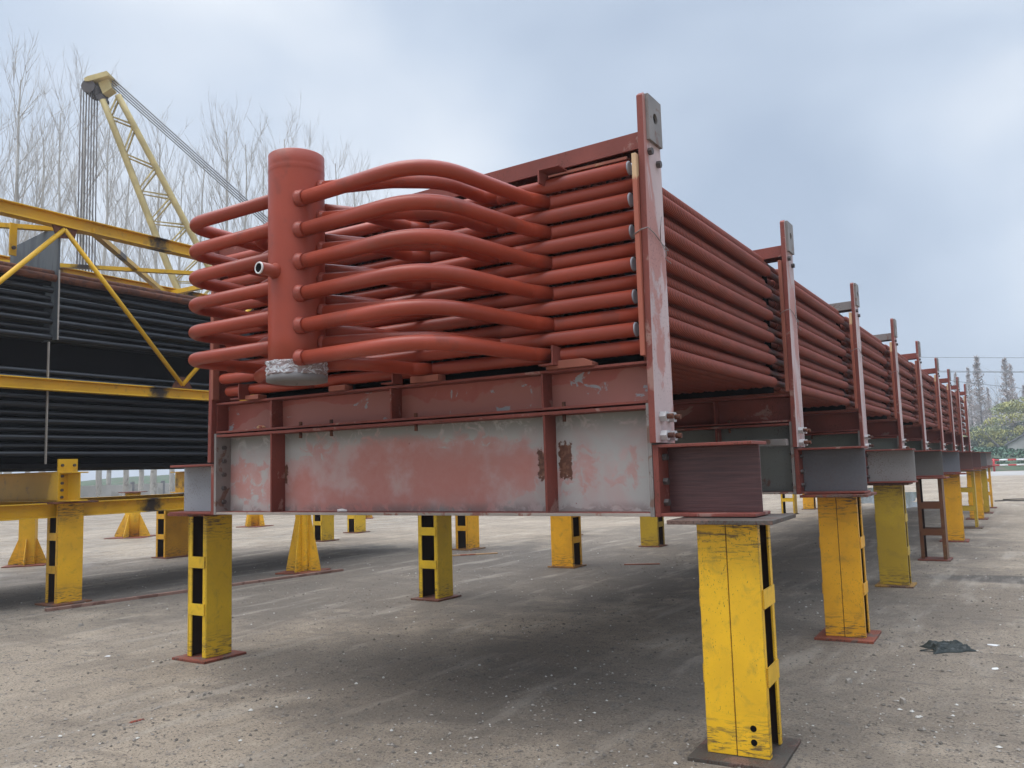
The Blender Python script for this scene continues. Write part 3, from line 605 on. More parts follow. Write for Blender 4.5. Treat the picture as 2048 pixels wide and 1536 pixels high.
# ------------------------------------------------------------------ transport frames of the red module
W = 3.815
def make_frame():
    root = empty('transport_frame')
    # lower beam
    mb = MB(); ibeam_x(mb, .022, W-.028, 0, .30, 1.262, 1.905, .02, .014, ei=2)
    lb = mb.build('lower_beam', [m_redflat, m_web0, m_bare], root, .002)
    for x in (.655, 3.10):
        for y0, y1 in ((.003, .142), (.158, .297)):
            mb = MB(); mb.box(x-.007, x+.007, y0, y1, 1.2825, 1.8845); mb.build('stiffener', m_redflat, lb)
    for x0 in (-.004, W-.0275):
        mb = MB(); mb.box(x0, x0+.026, -.004, .304, 1.259, 1.915); ep = mb.build('end_plate', [m_raw], lb, .002)
    for xx, ax_ in ((.0222, 'x'), (W-.0278, '-x')):
        for z in (1.36, 1.47, 1.58, 1.69, 1.80) if ax_ == 'x' else (1.35, 1.47, 1.63):
            for y in (.07, .23): mb = MB(); hexbolt(mb, (xx, y, z), ax_, .019, .022); mb.build('bolt', m_boltd, lb)
    # upper beam
    mb = MB(); ibeam_x(mb, .0, W-.006, .01, .26, 1.917, 2.165, .016, .012)
    ub = mb.build('upper_beam', [m_redflat, m_web1], root, .002)
    for x in (.645, 1.855, 3.09):
        for y0, y1 in ((.013, .128), (.142, .257)):
            mb = MB(); mb.box(x-.007, x+.007, y0, y1, 1.934, 2.148); mb.build('stiffener', m_redflat, ub)
    for x in (.004, W-.014):
        mb = MB(); mb.box(x, x+.008, .014, .256, 1.934, 2.148); mb.build('end_plate', m_redflat, ub)
    for x in (.93, 1.25, 2.05, 3.22):
        mb = MB(); hexbolt(mb, (x, .05, 1.9335), 'z', .014, .03); mb.tube([(x, .05, 1.84), (x, .05, 1.884)], .013, 6); mb.build('clamp_bolt', m_rust, ub)
    # posts
    for side, x0, zt in (('r', W+.001, 3.79), ('l', -.045, 3.64)):
        mb = MB(); big = '+x' if side == 'r' else '-x'
        z0 = 1.682
        mb.prism([(-.03, z0), (.262, z0), (.262, 3.45), (.225, zt-.05), (.215, zt), (.02, zt), (-.012, 3.45)] if False else [(-.035, z0), (.262, z0), (.245, zt-.02), (.02, zt), (-.005, zt-.02)], 'x', x0, x0+.04, 0)
        for f in mb.b.faces:
            f.normal_update()
            if abs(f.normal.x) > .9 and ((f.calc_center_median().x > x0+.03) == (side == 'r')): f.material_index = 1
        po = mb.build('post', [m_redflat, m_pink], root, .003)
        xo = x0+.0405 if side == 'r' else x0-.0165
        if side == 'r':
            n = 24; mb = MB(); yc, zc, rr_ = .135, 3.655, .034; y0, y1, za, zb = .03, .232, 3.50, 3.785
            sq = []
            for k in range(n):
                a = 2*math.pi*k/n; c_, s_ = math.cos(a), math.sin(a); q = 1/max(abs(c_), abs(s_)); sq.append((yc+c_*q*(y1-y0)/2 + 0*(k), zc+s_*q*(zb-za)/2-.012))
            ci = [(yc+rr_*math.cos(2*math.pi*k/n), zc+rr_*math.sin(2*math.pi*k/n)) for k in range(n)]
            VV = [[mb.b.verts.new((x, p[0], p[1])) for p in L_] for x in (xo, xo+.02) for L_ in (sq, ci)]
            for k in range(n):
                j = (k+1) % n
                mb.b.faces.new((VV[2][k], VV[2][j], VV[3][j], VV[3][k])); mb.b.faces.new((VV[0][k], VV[1][k], VV[1][j], VV[0][j]))
                mb.b.faces.new((VV[0][k], VV[0][j], VV[2][j], VV[2][k])); mb.b.faces.new((VV[1][k], VV[3][k], VV[3][j], VV[1][j]))
            lg_ = mb.build('lug_plate', m_raw, po)
            mb = MB(); mb.tube([(xo, yc, zc), (xo+.004, yc, zc)], rr_-.001, n); mb.build('lifting_hole', m_dark, lg_)
            for y, z in ((.055, 3.43), (.18, 3.385)):
                mb = MB(); hexbolt(mb, (xo, y, z), 'x', .022, .026); mb.build('bolt', m_boltd, po)
            for z in (1.835, 1.725):
                for y in (.055, .175):
                    mb = MB(); hexbolt(mb, (xo, y, z), 'x', .033, .040, 0); mb.tube([(xo+.040, y, z), (xo+.075, y, z)], .016, 10, 1)
                    mb.build('bolt', [m_bolt, m_rust], po)
            # wire tie
            mb = MB(); zz_ = 2.92
            loop = [(xo-.02-.06, -.045, zz_-.01), (xo-.03, -.05, zz_+.012), (xo+.012, -.045, zz_+.02), (xo+.010, .06, zz_+.008), (xo+.010, .17, zz_-.03), (xo+.014, .268, zz_-.055), (xo-.05, .275, zz_-.05), (xo-.08, .1, zz_-.03), (xo-.08, -.045, zz_-.01)]
            mb.tube(loop, .0032, 6); mb.tube([(xo+.01, .17, zz_-.03), (xo+.03, .19, zz_-.09), (xo+.015, .21, zz_-.12), (xo+.03, .26, zz_-.14)], .0028, 6); mb.tube([(xo+.012, .15, zz_-.02), (xo+.02, .13, zz_+.04), (xo+.02, .16, zz_+.13)], .0028, 6)
            mb.build('wire_tie', m_raw, po)
        # timber packing
        mb = MB(); xa = W-.030 if side == 'r' else 0; mb.box(xa, xa+.029 if side == 'r' else xa+.03, -.045, .02, 2.19 if side == 'r' else 2.19, 3.405 if side == 'r' else 3.40)
        mb.build('timber_strip', m_wood0 if side == 'r' else m_woodred, root, .003)
    # top beam (channel, slightly sloping)
    mb = MB(); mb.box(.0, W, .03, .045, 3.455, 3.56, 0); mb.box(.0, W, .045, .22, 3.548, 3.56, 0); mb.box(.0, W, .205, .22, 3.455, 3.548, 0)
    for v in mb.b.verts: v.co.z -= (W-v.co.x)*.020
    tb = mb.build('top_beam', m_redflat, root, .002)
    # stub beams
    for side in (1, -1):
        mb = MB(); a, b = (W+.036, W+.575) if side == 1 else (-.575, -.045)
        ibeam_x(mb, a, b, 0, .30, 1.262, 1.672, .018, .013)
        st = mb.build('stub_beam', [m_redflat, m_stub], root, .003)
        mb = MB(); a = W+.001 if side == 1 else -.044; mb.box(a, a+.034, .0, .30, 1.259, 1.672); mb.build('end_plate', m_redflat, st, .002)
        for z in (1.34, 1.46, 1.60):
            for y in (.07, .23): mb = MB(); hexbolt(mb, (W+.0355 if side == 1 else -.0445, y, z), 'x' if side == 1 else '-x', .022, .028); mb.build('bolt', m_boltd, st)
    return root
FY = [0, 3.28, 6.65, 9.98, 13.12, 16.48, 19.4, 22.0, 24.75]
ordn = ['first', 'second', 'third', 'fourth', 'fifth', 'sixth', 'seventh', 'eighth', 'last']
fr0 = make_frame(); fr0.location = (0, 0, 0)
stubc = [(.1, .05, .045), (.115, .115, .125), (.30, .285, .27), (.12, .115, .10), (.16, .175, .195), (.13, .05, .035), (.12, .045, .035), (.14, .14, .14), (.30, .28, .27)]
frames = [fr0]+[copy_tree(fr0) for _ in FY[1:]]
flab = ['nearest red frame, its patchy pink grey beam right under the header pipe', 'second red frame from the camera, dark grey stub on an orange yellow stool',
        'third red frame, its pale whitish stub beam on an olive yellow stool', 'fourth red frame, its dark grey stub resting on the brown ladder stool', 'fifth red frame counting from the header end, with a bluish grey stub',
        'sixth red frame counting from the header end, with a brown stub beam', 'seventh red frame, third from the far end of the module', 'eighth red frame, just before the far end frame', 'farthest red frame closing the far end of the long tube module']
for i, f_ in enumerate(frames):
    f_.location = (0, FY[i], 0); tag(f_, flab[i], 'support frame', 'red frames carrying the long tube module')
    for ch in kids(f_):
        if ch.name.startswith('stub_beam'):
            ch.color = (*stubc[i], 1)
            if i == 0 and ch == [c for c in kids(f_) if c.name.startswith('stub_beam')][0]: setmat(ch, 1, m_stub0)
            if i == 0 and ch != [c for c in kids(f_) if c.name.startswith('stub_beam')][0]: ch.color = (.29, .30, .32, 1)
        if i and ch.name.startswith('lower_beam'): setmat(ch, 1, m_grey); ch.color = [(1, 1, 1, 1), (1, 1, 1, 1), (.8, .85, .8, 1), (1.4, 1.5, 1.5, 1), (.7, .8, .7, 1)][i % 5]
        if i and ch.name.startswith('upper_beam'): setmat(ch, 1, m_redflat)
        if ch.name.startswith('timber_strip') and i in (1, 4, 7): setmat(ch, 0, m_woodred)
        if i >= 2 and ch.name.startswith('top_beam') and i in (2, 3): setmat(ch, 0, m_raw)

# ------------------------------------------------------------------ the red tube bundle
tb_ = empty('tube_bundle', (0, 0, 0)); tag(tb_, 'long red finned tube bundle with a header pipe and arched branch pipes at its end', 'tube bundle')
HX, HY, HR = 1.845, -.86, .174
mb = MB()
prof = [(HR-.01, 2.205), (HR, 2.21)]+[(HR, z) for z in (2.4, 3.2)]+[(HR, 3.435), (HR, 3.447), (HR+.0006, 3.450), (HR+.0012, 3.456), (HR+.0006, 3.464), (HR+.0012, 3.471), (HR, 3.476), (HR, 3.49), (HR, 3.562), (HR-.006, 3.568), (HR-.02, 3.569), (HR-.03, 3.50)]
mb.lathe(prof, (HX, HY, 0), 'z', 64)
hdr = mb.build('header', m_red, tb_)
mb = MB(); prof = []
for k in range(8): prof.append((HR+.012+.004*math.sin(k*2.1), 2.165+.012*k))
mb.lathe(prof, (HX, HY, 0), 'z', 64)
for v in mb.b.verts:
    a = math.atan2(v.co.y-HY, v.co.x-HX); k = .006*mnoise.noise(Vector((math.cos(a)*5, math.sin(a)*5, v.co.z*30))); v.co.x += k*math.cos(a)*1.6; v.co.y += k*math.sin(a)*1.6
    if v.co.z > 2.24: v.co.z += .02*mnoise.noise(Vector((a*3, 4, 1)))
mb.build('plastic_wrap', m_wrap, hdr)
mb = MB(); mb.lathe([(HR-.03, 2.122), (HR+.012, 2.13), (HR+.012, 2.168), (HR, 2.17)], (HX, HY, 0), 'z', 48); mb.lathe([(.006, 2.115), (.006, 2.121)], (HX, HY, 0), 'z', 10); mb.build('end_cap', m_capd, hdr)
# small open nozzle
nd = Vector((-.06, -1, 0)).normalized(); nb_ = Vector((HX, HY, 2.80))+nd*(HR-.01)
mb = MB(); pr = [(.0475, -.02), (.052, .008), (.040, .026), (.038, .120), (.0265, .155), (.021, .155), (.021, .03)]
import mathutils
Mq = nd.to_track_quat('Z', 'Y').to_matrix().to_4x4(); Mq.translation = nb_
mb.lathe(pr[:4], (0, 0, 0), 'z', 24, 0); mb.lathe([(.0378, .1202), (.0375, .126), (.0355, .129), (.0285, .129), (.0283, .126)], (0, 0, 0), 'z', 24, 1); mb.lathe([(.0281, .1253), (.0281, .1263)], (0, 0, 0), 'z', 24, 2)
for v in mb.b.verts: v.co = Mq @ v.co
mb.build('nozzle', [m_red, m_white, m_dark], hdr)
TR = .0445
ZA = [3.245-.1975*k for k in range(6)]      # rows that reach the timber strip
ZB = [3.343-.197*k for k in range(6)]       # rows with visible grey caps
for k in range(6):
    mb = MB(); mb.tube([(.085, .055, ZA[k]-.0), (.10, .055, ZA[k]), (.13, .055, ZA[k]), (3.79, .055, ZA[k])], [TR*.45, TR*.9, TR, TR], 20); mb.build('manifold_pipe', m_red, tb_)
    mb = MB(); mb.tube([(.055, .02, ZB[k]), (.07, .02, ZB[k]), (.10, .02, ZB[k]), (3.738, .02, ZB[k])], [TR*.45, TR*.9, TR, TR], 20); c_ = mb.build('manifold_pipe', m_red, tb_)
    mb = MB(); mb.lathe([(TR-.002, 3.7385), (TR-.002, 3.744), (TR-.010, 3.747)], (0, .02, ZB[k]), 'x', 20); mb.build('pipe_cap', m_cap, c_)
def smooth_path(pts, rad, n=9):
    """polyline with rounded corners"""
    pts = [Vector(p) for p in pts]; out = [pts[0]]
    for i in range(1, len(pts)-1):
        p = pts[i]; a = (pts[i-1]-p); b = (pts[i+1]-p); r_ = rad[i-1] if isinstance(rad, (list, tuple)) else rad; ang = a.angle(b); t_ = min(r_/math.tan(ang/2), a.length*.49 if i > 1 else a.length*.95, b.length*.49 if i < len(pts)-2 else b.length*.95)
        A = p+a.normalized()*t_; B = p+b.normalized()*t_
        for k in range(n+1):
            s_ = k/n; out.append(A*(1-s_)**2+p*2*s_*(1-s_)+B*s_*s_)
    out.append(pts[-1]); return out
def weld(parent, c, d, r):
    d = Vector(d).normalized(); c = Vector(c); mb = MB(); mb.tube([c-d*.03, c-d*.012, c-d*.003, c+d*.008, c+d*.022], [r*1.12, r*1.08, r*1.03, r*.97, r*.925], 18); mb.build('weld_bead', m_weld, parent)
for k in range(6):
    z = ZA[k]
    # outer right
    pts = smooth_path([(HX, -.945, z), (2.99, -1.02, z), (3.10, -.12, z), (3.16, .04, z)], [.34, .06]); mb = MB(); mb.tube(pts, TR, 20); o = mb.build('branch_pipe', m_red, tb_)
    weld(o, (HX+.158, -.966, z), (1, 0, 0), TR*1.08)
    mb = MB(); mb.lathe([(TR+.001, 3.168), (TR+.004, 3.172), (TR+.004, 3.182), (TR+.001, 3.187)], (0, .055, z), 'x', 20); mb.build('weld_ring', m_weld, o)
    # inner right
    z2 = ZB[k]
    pts = smooth_path([(HX+.05, -.86, z2), (2.45, -.66, z2), (2.70, -.46, z2), (2.73, -.1, z2), (2.79, .02, z2)], [.3, .3, .1]); mb = MB(); mb.tube(pts, TR, 18); o = mb.build('branch_pipe', m_red, tb_)
    weld(o, (HX+.05+.14, -.86+.055, z2), (.6, .2, 0), TR*1.08)
    mb = MB(); mb.lathe([(TR+.001, 2.80), (TR+.004, 2.804), (TR+.004, 2.812), (TR+.001, 2.817)], (0, .02, z2), 'x', 18); mb.build('weld_ring', m_weld, o)
    # rear branch to the middle of the rows
    pts = smooth_path([(HX+.05, -.76, z), (HX+.24, -.45, z), (HX+.27, -.08, z), (HX+.36, .05, z)], [.3, .08]); mb = MB(); mb.tube(pts, TR, 16); mb.build('branch_pipe', m_red, tb_)
    # outer left
    zl = 3.343-.193*k
    pts = smooth_path([(HX-.05, -.84, zl), (.69, -.81, zl), (.67, -.12, zl), (.75, .02, z2)], [.21, .08]); mb = MB(); mb.tube(pts, TR, 20); o = mb.build('branch_pipe', m_red, tb_)
    # inner left
    pts = smooth_path([(HX-.08, -.78, z), (1.30, -.62, z), (1.02, -.45, z), (1.0, -.08, z), (1.08, .05, z)], [.25, .25, .06]); mb = MB(); mb.tube(pts, TR, 16); mb.build('branch_pipe', m_red, tb_)
# little angle brackets welded to the rows
for (x, y, z, up) in ((3.22, -.03, 2.215, 1), (.38, -.03, 2.2, 1), (3.22, -.03, 3.395, -1), (1.95, -.03, 2.20, 1)):
    mb = MB()
    if up == 1: mb.box(x-.006, x+.006, y-.05, y+.06, z-.03, z+.09); mb.box(x-.10, x-.006, y-.05, y+.02, z-.03, z-.02)
    else: mb.box(x-.05, x-.038, y-.07, y+.05, z-.06, z+.03); mb.box(x-.038, x+.10, y-.07, y+.05, z+.02, z+.03)
    mb.build('angle_bracket', m_redflat, tb_, .001)
# finned tubes
BZ = [(2.2575+.1975*k) for k in range(6)]
tubes = []
ncol = 32
for c_ in range(ncol):
    x = 3.70-c_*.111
    for k in range(6): tubes.append((x, 2.272+.204*k, (c_ == 0)*100+(k == 0)*60+(k == 5)*50+(31-c_)*1.5))
    for k in range(6): tubes.append((x-.0555, 2.374+.204*k, (c_ == 0)*90+(k == 0)*55+(k == 5)*58+(31-c_)*1.5))
tubes.sort(key=lambda q: -q[2])
def tube_prof(near):
    ys = [(.028, .09)]
    for a, b in zip(FY, FY[1:]):
        ys += [(.028, a+.42 if a else .30), (.034, a+.425 if a else .31), (.0475, a+.46 if a else .335), (.0475, b-.16), (.036, b-.125), (.028, b-.12)]
    ys += [(.028, FY[-1]+.3), (.034, FY[-1]+.31), (.0475, FY[-1]+.33), (.0475, FY[-1]+1.0), (.034, FY[-1]+1.03)]
    return ys
def add_tube_y(mb, x, z, n): mb.lathe(tube_prof(1), (x, 0, z), 'y', n)
proto = None
for x, z, pr_ in tubes[:100]:
    if proto is None: mb = MB(); add_tube_y(mb, 0, 0, 16); proto = mb.build('finned_tube', m_fin, tb_); o = proto
    else: o = proto.copy(); col.objects.link(o)
    o.location = (x, 0, z); o.parent = tb_
mb = MB()
for x, z, pr_ in tubes[100:]: add_tube_y(mb, x, z, 7)
tag(mb.build('inner_finned_tube', m_fin, tb_), kind='stuff')
# tube support combs at each frame
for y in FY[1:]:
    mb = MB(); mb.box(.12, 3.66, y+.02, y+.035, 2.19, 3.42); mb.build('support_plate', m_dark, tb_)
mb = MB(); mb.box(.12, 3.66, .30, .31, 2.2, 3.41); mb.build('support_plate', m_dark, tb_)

# wooden packers on the nearest frame
for i, (x, w_, h, lab) in enumerate(((.46, .15, .035, 'leftmost small red painted block on the upper red beam'), (1.37, .16, .04, 'second red painted block from the left on the upper red beam'), (2.18, .24, .045, 'third block from the left on the upper red beam, red and flat'), (3.30, .32, .05, 'largest wooden block, right of the others, tapered, near the tall post'))):
    mb = MB(); mb.prism([(x-w_/2, 2.1655), (x+w_/2, 2.1655), (x+w_/2, 2.1655+h*(.45 if i == 3 else .9)), (x+w_/2-(.06 if i == 3 else .004), 2.1655+h), (x-w_/2+(.05 if i == 3 else .004), 2.1655+h), (x-w_/2, 2.1655+h*(.5 if i == 3 else .9))], 'y', -.02, .07)
    o = mb.build('packing_block', [m_woodred], None, .003, shift=(x, .02, 2.166)); tag(o, lab, 'wood block', 'packing blocks under the red pipes')
mb = MB(); mb.box(3.1, 3.72, .04, .12, 3.41, 3.43); tag(mb.build('packing_board', m_woodred, None, .003, shift=(3.4, .08, 3.42)), 'thin raw edged board wedged under the right end of the top beam', 'board')
# planks lying by the second and third stubs
mb = MB(); mb.box(3.15, 3.78, 3.17, 3.25, 1.70, 1.76); tag(mb.build('timber_plank', m_raw, None, .003, shift=(3.5, 3.2, 1.70)), 'short pale plank behind the foot of the nearest post', 'plank')

# ------------------------------------------------------------------ stools
def stool(x, y, h, rz, w, d, tint, label, seam=False, holes=False, base=(1, 1, 1), top=None, mat=None, wb=.56, db=.62, bat=(.66, .34), group='yellow steel stools under the red module', open_=False):
    mat = mat or m_yellow; root = empty('steel_stool', (x, y, 0), rz); tag(root, label, 'steel stool', group)
    fl = .042; tw = .012
    for s_ in (-1, 1):
        mb = MB(); yo = s_*d/2; yi = yo-s_*tw; ya, yb = min(yo, yi), max(yo, yi)
        if open_:
            xo = 0
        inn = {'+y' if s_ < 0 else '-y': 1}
        if seam and s_ == -1:
            mb.box(-w/2, -.008, ya, yb, .022, h-.024, 0, inn); mb.box(-.004, w/2, ya-.001, yb-.001, .022, h-.024, 0, inn)
        else: mb.box(-w/2, w/2, ya, yb, .022, h-.024, 0, inn)
        for q in (-1, 1):
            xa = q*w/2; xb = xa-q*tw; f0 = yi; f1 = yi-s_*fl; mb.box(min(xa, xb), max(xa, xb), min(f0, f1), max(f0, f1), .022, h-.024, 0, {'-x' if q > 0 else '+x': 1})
        o = mb.build('channel', [mat, m_inside], root, .003); o.color = (*tint, 1)
        if holes and s_ == -1:
            for z in (.17, .10):
                mb = MB(); mb.tube([(w*.26, ya-.0015, z), (w*.26, ya+.002, z)], .017, 18); mb.build('bolt_hole', m_dark, o)
    for q in (-1, 1):
        for f_ in bat:
            mb = MB(); xa = q*(w/2+.001); mb.box(min(xa, xa+q*.009), max(xa, xa+q*.009), -d/2+.02, d/2-.02, h*f_-.05, h*f_+.05); o = mb.build('batten', mat, root, .002); o.color = (*tint, 1)
    mb = MB(); mb.box(-wb/2*.86, wb/2*.86, -db/2*.86, db/2*.86, 0, .021); o = mb.build('base_plate', m_base, root, .003); o.color = (*base, 1)
    mb = MB(); mb.box(-wb/2, wb/2, -db/2, db/2, h-.023, h); o = mb.build('top_plate', m_base, root, .003); o.color = (*(top or base), 1)
    return root
G = (.95, .95, .95); ORG = (1.02, .86, .9); OLV = (.62, .70, 1.3)
HT = 1.257
stool(4.235, .10, HT, R(3), .33, .30, (1.1, 1.1, 1), 'nearest yellow stool at the lower right, scuffed, with a seam and two bolt holes', True, True, (.38, 1.2, 1.6), (.42, 1.3, 1.8))
stool(4.135, 3.49, HT, R(2), .33, .28, ORG, 'clean orange yellow stool with a centre seam and red base plate, under the second frame', True, False, (1.2, 1.1, 1), (.9, .8, .8))
stool(4.06, 6.92, HT, R(1), .33, .26, OLV, 'dull olive yellow stool under the pale stub of the third frame', base=(1.7, 3.2, 1.2), top=(.5, .8, .9), wb=.5, db=.5)
stool(4.20, 10.0, HT, R(90), .30, .36, (.17, .10, .9), 'rusty brown ladder stool under the fourth frame', base=(.9, .8, .8), mat=m_yellow, wb=.52, db=.52)
stool(4.20, 13.32, HT, R(2), .33, .30, ORG, 'orange yellow stool under the fifth frame, behind the brown one', base=(1.1, 1, 1))
stool(4.22, 16.7, HT, R(90), .30, .36, OLV, 'olive ladder stool under the sixth frame', base=(.5, 1, .8))
stool(4.20, 19.7, HT, 0, .30, .30, ORG, 'yellow stool under the seventh frame', base=(1, 1, 1))
stool(4.20, 22.3, HT, 0, .30, .30, OLV, 'olive stool under the eighth frame', base=(1, 1, 1))
stool(4.15, 25.0, HT, R(90), .28, .34, ORG, 'farthest right hand stool, under the far end frame', base=(1, 1, 1))
stool(-.60, .44, HT, R(90), .27, .25, (.92, 1.0, 1), 'front left yellow stool under the corner of the patchy grey beam', base=(1.1, 1.0, 1), wb=.52, db=.50)
stool(-.78, 3.95, HT, R(90), .30, .30, (.85, .95, 1), 'olive yellow stool seen below the middle of the patchy beam', base=(.7, .8, .8), wb=.55, db=.5)
stool(-.83, 7.45, HT, R(0), .38, .32, ORG, 'orange yellow stool in the left row, framed below the rusty bolted patches', base=(1.4, 2.2, .8), wb=.55, db=.5)
stool(-.85, 11.0, HT, R(0), .36, .34, OLV, 'olive stool partly behind the nearest stool top plate, in the left row', base=(1, 1.2, .8), wb=.5, db=.5)
stool(-.85, 14.4, HT, R(0), .36, .34, OLV, 'olive stool showing between the dark stub and the second frame', base=(1, 1.2, .8), wb=.5, db=.5)
stool(-.85, 21.5, HT, R(90), .30, .40, (.9, .95, 1), 'small far ladder stool seen beneath the second frame', base=(.4, .8, .8), wb=.5, db=.5)
stool(-.88, 24.2, HT, R(0), .34, .30, ORG, 'small far orange stool seen beneath the second frame beside the ladder stool', base=(.5, .8, .8), wb=.5, db=.5)
GB = 'yellow steel stools under the black module'
stool(-5.20, 1.80, 1.10+.21, R(90), .34, .26, (1.0, .93, 1.1), 'left foreground yellow stool with a pale front, beside the long flat bar', base=(1.1, 1.4, 1), group=GB, wb=.6, db=.5)
stool(-9.35, 6.45, HT, R(90), .55, .30, (.9, .8, .9), 'yellow stool showing just left of the front left stool', base=(.8, .8, .8), group=GB, wb=.7, db=.6)
stool(-9.0, 10.35, HT, R(90), .40, .30, (.85, .92, 1), 'yellow stool with side openings, left one of the close far pair', base=(.7, .8, .8), group=GB, wb=.6, db=.6)
stool(-10.1, 12.7, HT, R(90), .40, .30, (.85, .92, 1), 'yellow stool with side openings, right one of the close far pair', base=(.7, .8, .8), group=GB, wb=.6, db=.6)
stool(-4.2, 9.5, HT, R(90), .40, .30, ORG, 'orange yellow stool just right of the one below the middle of the patchy beam', base=(1, 1.6, .8), group=GB, wb=.6, db=.6)
stool(-3.75, 12.9, HT, R(0), .40, .30, (.9, .95, 1), 'yellow stool peeping out right of the orange one below the rusty patches', base=(1, 1.6, .8), group=GB, wb=.6, db=.6)
def gstool(x, y, h, rnd_, r, label, rz=0, tint=(1, .95, 1), gh=.62, gw=.2):
    root = empty('gusset_stool', (x, y, 0), rz); tag(root, label, 'steel stool', 'yellow stools with triangular gussets')
    mb = MB()
    if rnd_: mb.lathe([(r, .022), (r, h-.024)], (0, 0, 0), 'z', 24)
    else: mb.box(-r, r, -r*.9, r*.9, .022, h-.024)
    o = mb.build('column', m_yellow, root, 0 if rnd_ else .004); o.color = (*tint, 1)
    for k in range(4):
        mb = MB(); mb.prism([(r*.93, .022), (r+gw, .022), (r+gw, .07), (r+.02, gh*h), (r*.93, gh*h)], 'y', -.008, .008)
        Mz = Matrix.Rotation(k*math.pi/2, 4, 'Z')
        for v in mb.b.verts: v.co = Mz @ v.co
        o = mb.build('gusset', m_yellow, root); o.color = (*tint, 1)
    mb = MB(); mb.box(-r-gw-.03, r+gw+.03, -r-gw-.03, r+gw+.03, 0, .021); o = mb.build('base_plate', m_base, root, .003); o.color = (1.1, 1, .9, 1)
    mb = MB(); mb.box(-r-.08, r+.08, -r-.08, r+.08, h-.023, h); o = mb.build('top_plate', m_base, root, .003); o.color = (1, 1, 1, 1)
gstool(-4.62, 5.45, HT, False, .10, 'yellow stool with tall triangular gussets standing by the end of the flat bar', R(20), gh=.75)
gstool(-15.9, 9.95, HT, True, .20, 'round yellow column stool with gussets under the far side of the black module', R(30), gh=.5, gw=.3)
gstool(-15.7, 14.1, HT, True, .18, 'gusseted yellow stool in the bright yard, right of the front left stool', R(10), gh=.7)
gstool(-14.9, 18.2, HT, True, .18, 'small far gusseted stool, rightmost of its kind', R(40), gh=.7)
gstool(-11.0, 4.45, HT, False, .14, 'gusseted yellow stool behind the left foreground stool', R(50), gh=.4, gw=.19)

# ------------------------------------------------------------------ black coil module at the left
XB, XF = -5.1, -7.8
blk = empty('black_coil_module', (XB, 1.5, 1.3)); tag(blk, 'black tube coil module in a yellow steel truss at the left', 'coil module'); OB = Vector((XB, 1.5, 1.3))
def bb(mb, name, m, bev=0, par=None):
    for v in mb.b.verts: v.co -= OB
    return mb.build(name, m, par or blk, bev)
YA, YE = -3.2, 9.6
rowsz = [1.93+.105*k for k in range(8)]+[2.90+.1*k for k in range(2)]+[3.46+.105*k for k in range(8)]
bt = []
for c_ in range(13):
    for k, z in enumerate(rowsz): bt.append((XB-.12-.2*c_-(.1 if k % 2 else 0)*.6, z, (c_ == 0)*100+(c_ == 1)*20+(k in (0,))*30+(k == len(rowsz)-1)*40-c_*.1))
bt.sort(key=lambda q: -q[2]); pr0 = None
for x, z, _ in bt[:100]:
    if pr0 is None: mb = MB(); mb.lathe([(.039, YA), (.039, YE)], (0, 0, 0), 'y', 16); pr0 = mb.build('coil_tube', m_black, blk); o = pr0
    else: o = pr0.copy(); col.objects.link(o); o.parent = blk
    o.location = Vector((x, 0, z))-OB
mb = MB()
for x, z, _ in bt[100:]: mb.lathe([(.047, YA), (.047, YE)], (x, 0, z), 'y', 6)
tag(bb(mb, 'inner_coil_tube', m_black), kind='stuff')
for z_, x_ in ((4.305, XB-.12), (4.235, XB-.05)): mb = MB(); mb.tube([(x_, YA, z_), (x_, YE, z_+.02)], .05, 12); bb(mb, 'top_rusty_tube', m_rust)
mb = MB(); mb.box(XF+.1, XB-.35, YA+.1, YE-.1, 1.82, 4.2); bb(mb, 'shade_filler', m_dark)  # black box added to stand for the shade between the coil tubes
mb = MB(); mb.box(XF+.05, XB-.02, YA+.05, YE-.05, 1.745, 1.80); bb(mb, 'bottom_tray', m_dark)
# support sheets with pale cut edges
for y0 in (1.555, 5.3, 9.0):
    mb = MB(); mb.prism([(XB+.02, 3.42), (XB+.02, 4.88), (XB-.34, 4.93), (XB-1.2, 4.84), (XB-1.2, 4.2), (XB-1.2, 3.42)], 'y', y0, y0+.014); sh_ = bb(mb, 'support_sheet', m_galv)
    mb = MB(); mb.box(XB+.021, XB+.029, y0-.003, y0+.017, 3.42, 4.35); bb(mb, 'sheet_edge', m_edge, 0, sh_).location = (0, 0, 0)
    mb = MB(); mb.box(XB-.02, XB+.01, y0-.10, y0-.085, 1.80, 3.38); s2 = bb(mb, 'lower_sheet', m_edge)
# yellow truss
def rolled_y(mb, x, z0, z1, w, y0, y1, m=0): mb.box(x-w/2, x+w/2, y0, y1, z1-.014, z1); mb.box(x-w/2, x+w/2, y0, y1, z0, z0+.014); mb.box(x-.006, x+.006, y0, y1, z0+.014, z1-.014)
for x, nm in ((XB+.0, 'top_chord'), (XF, 'top_chord')):
    mb = MB(); rolled_y(mb, x, 4.93, 5.10, .16, YA, YE); bb(mb, nm, m_ytruss, .003)
mb = MB(); rolled_y(mb, XB+.04, 2.74, 2.89, .14, YA, YE); bb(mb, 'middle_chord', m_ytruss, .003)
mb = MB(); rolled_y(mb, XF, 4.32, 4.44, .14, YA, YE); bb(mb, 'rear_chord', m_ytruss, .003)
for x, z0 in ((XB-.1, 1.12), (XF, 1.12)):
    mb = MB(); rolled_y(mb, x, 1.11, 1.30, .17, YA, YE); bb(mb, 'base_chord', m_ytruss, .003)
tops_ = [(-2.08, 4.9), (1.6, 4.9), (5.28, 4.9), (8.96, 4.9)]; bots = [(-.24, 2.95), (3.44, 2.95), (7.12, 2.95)]
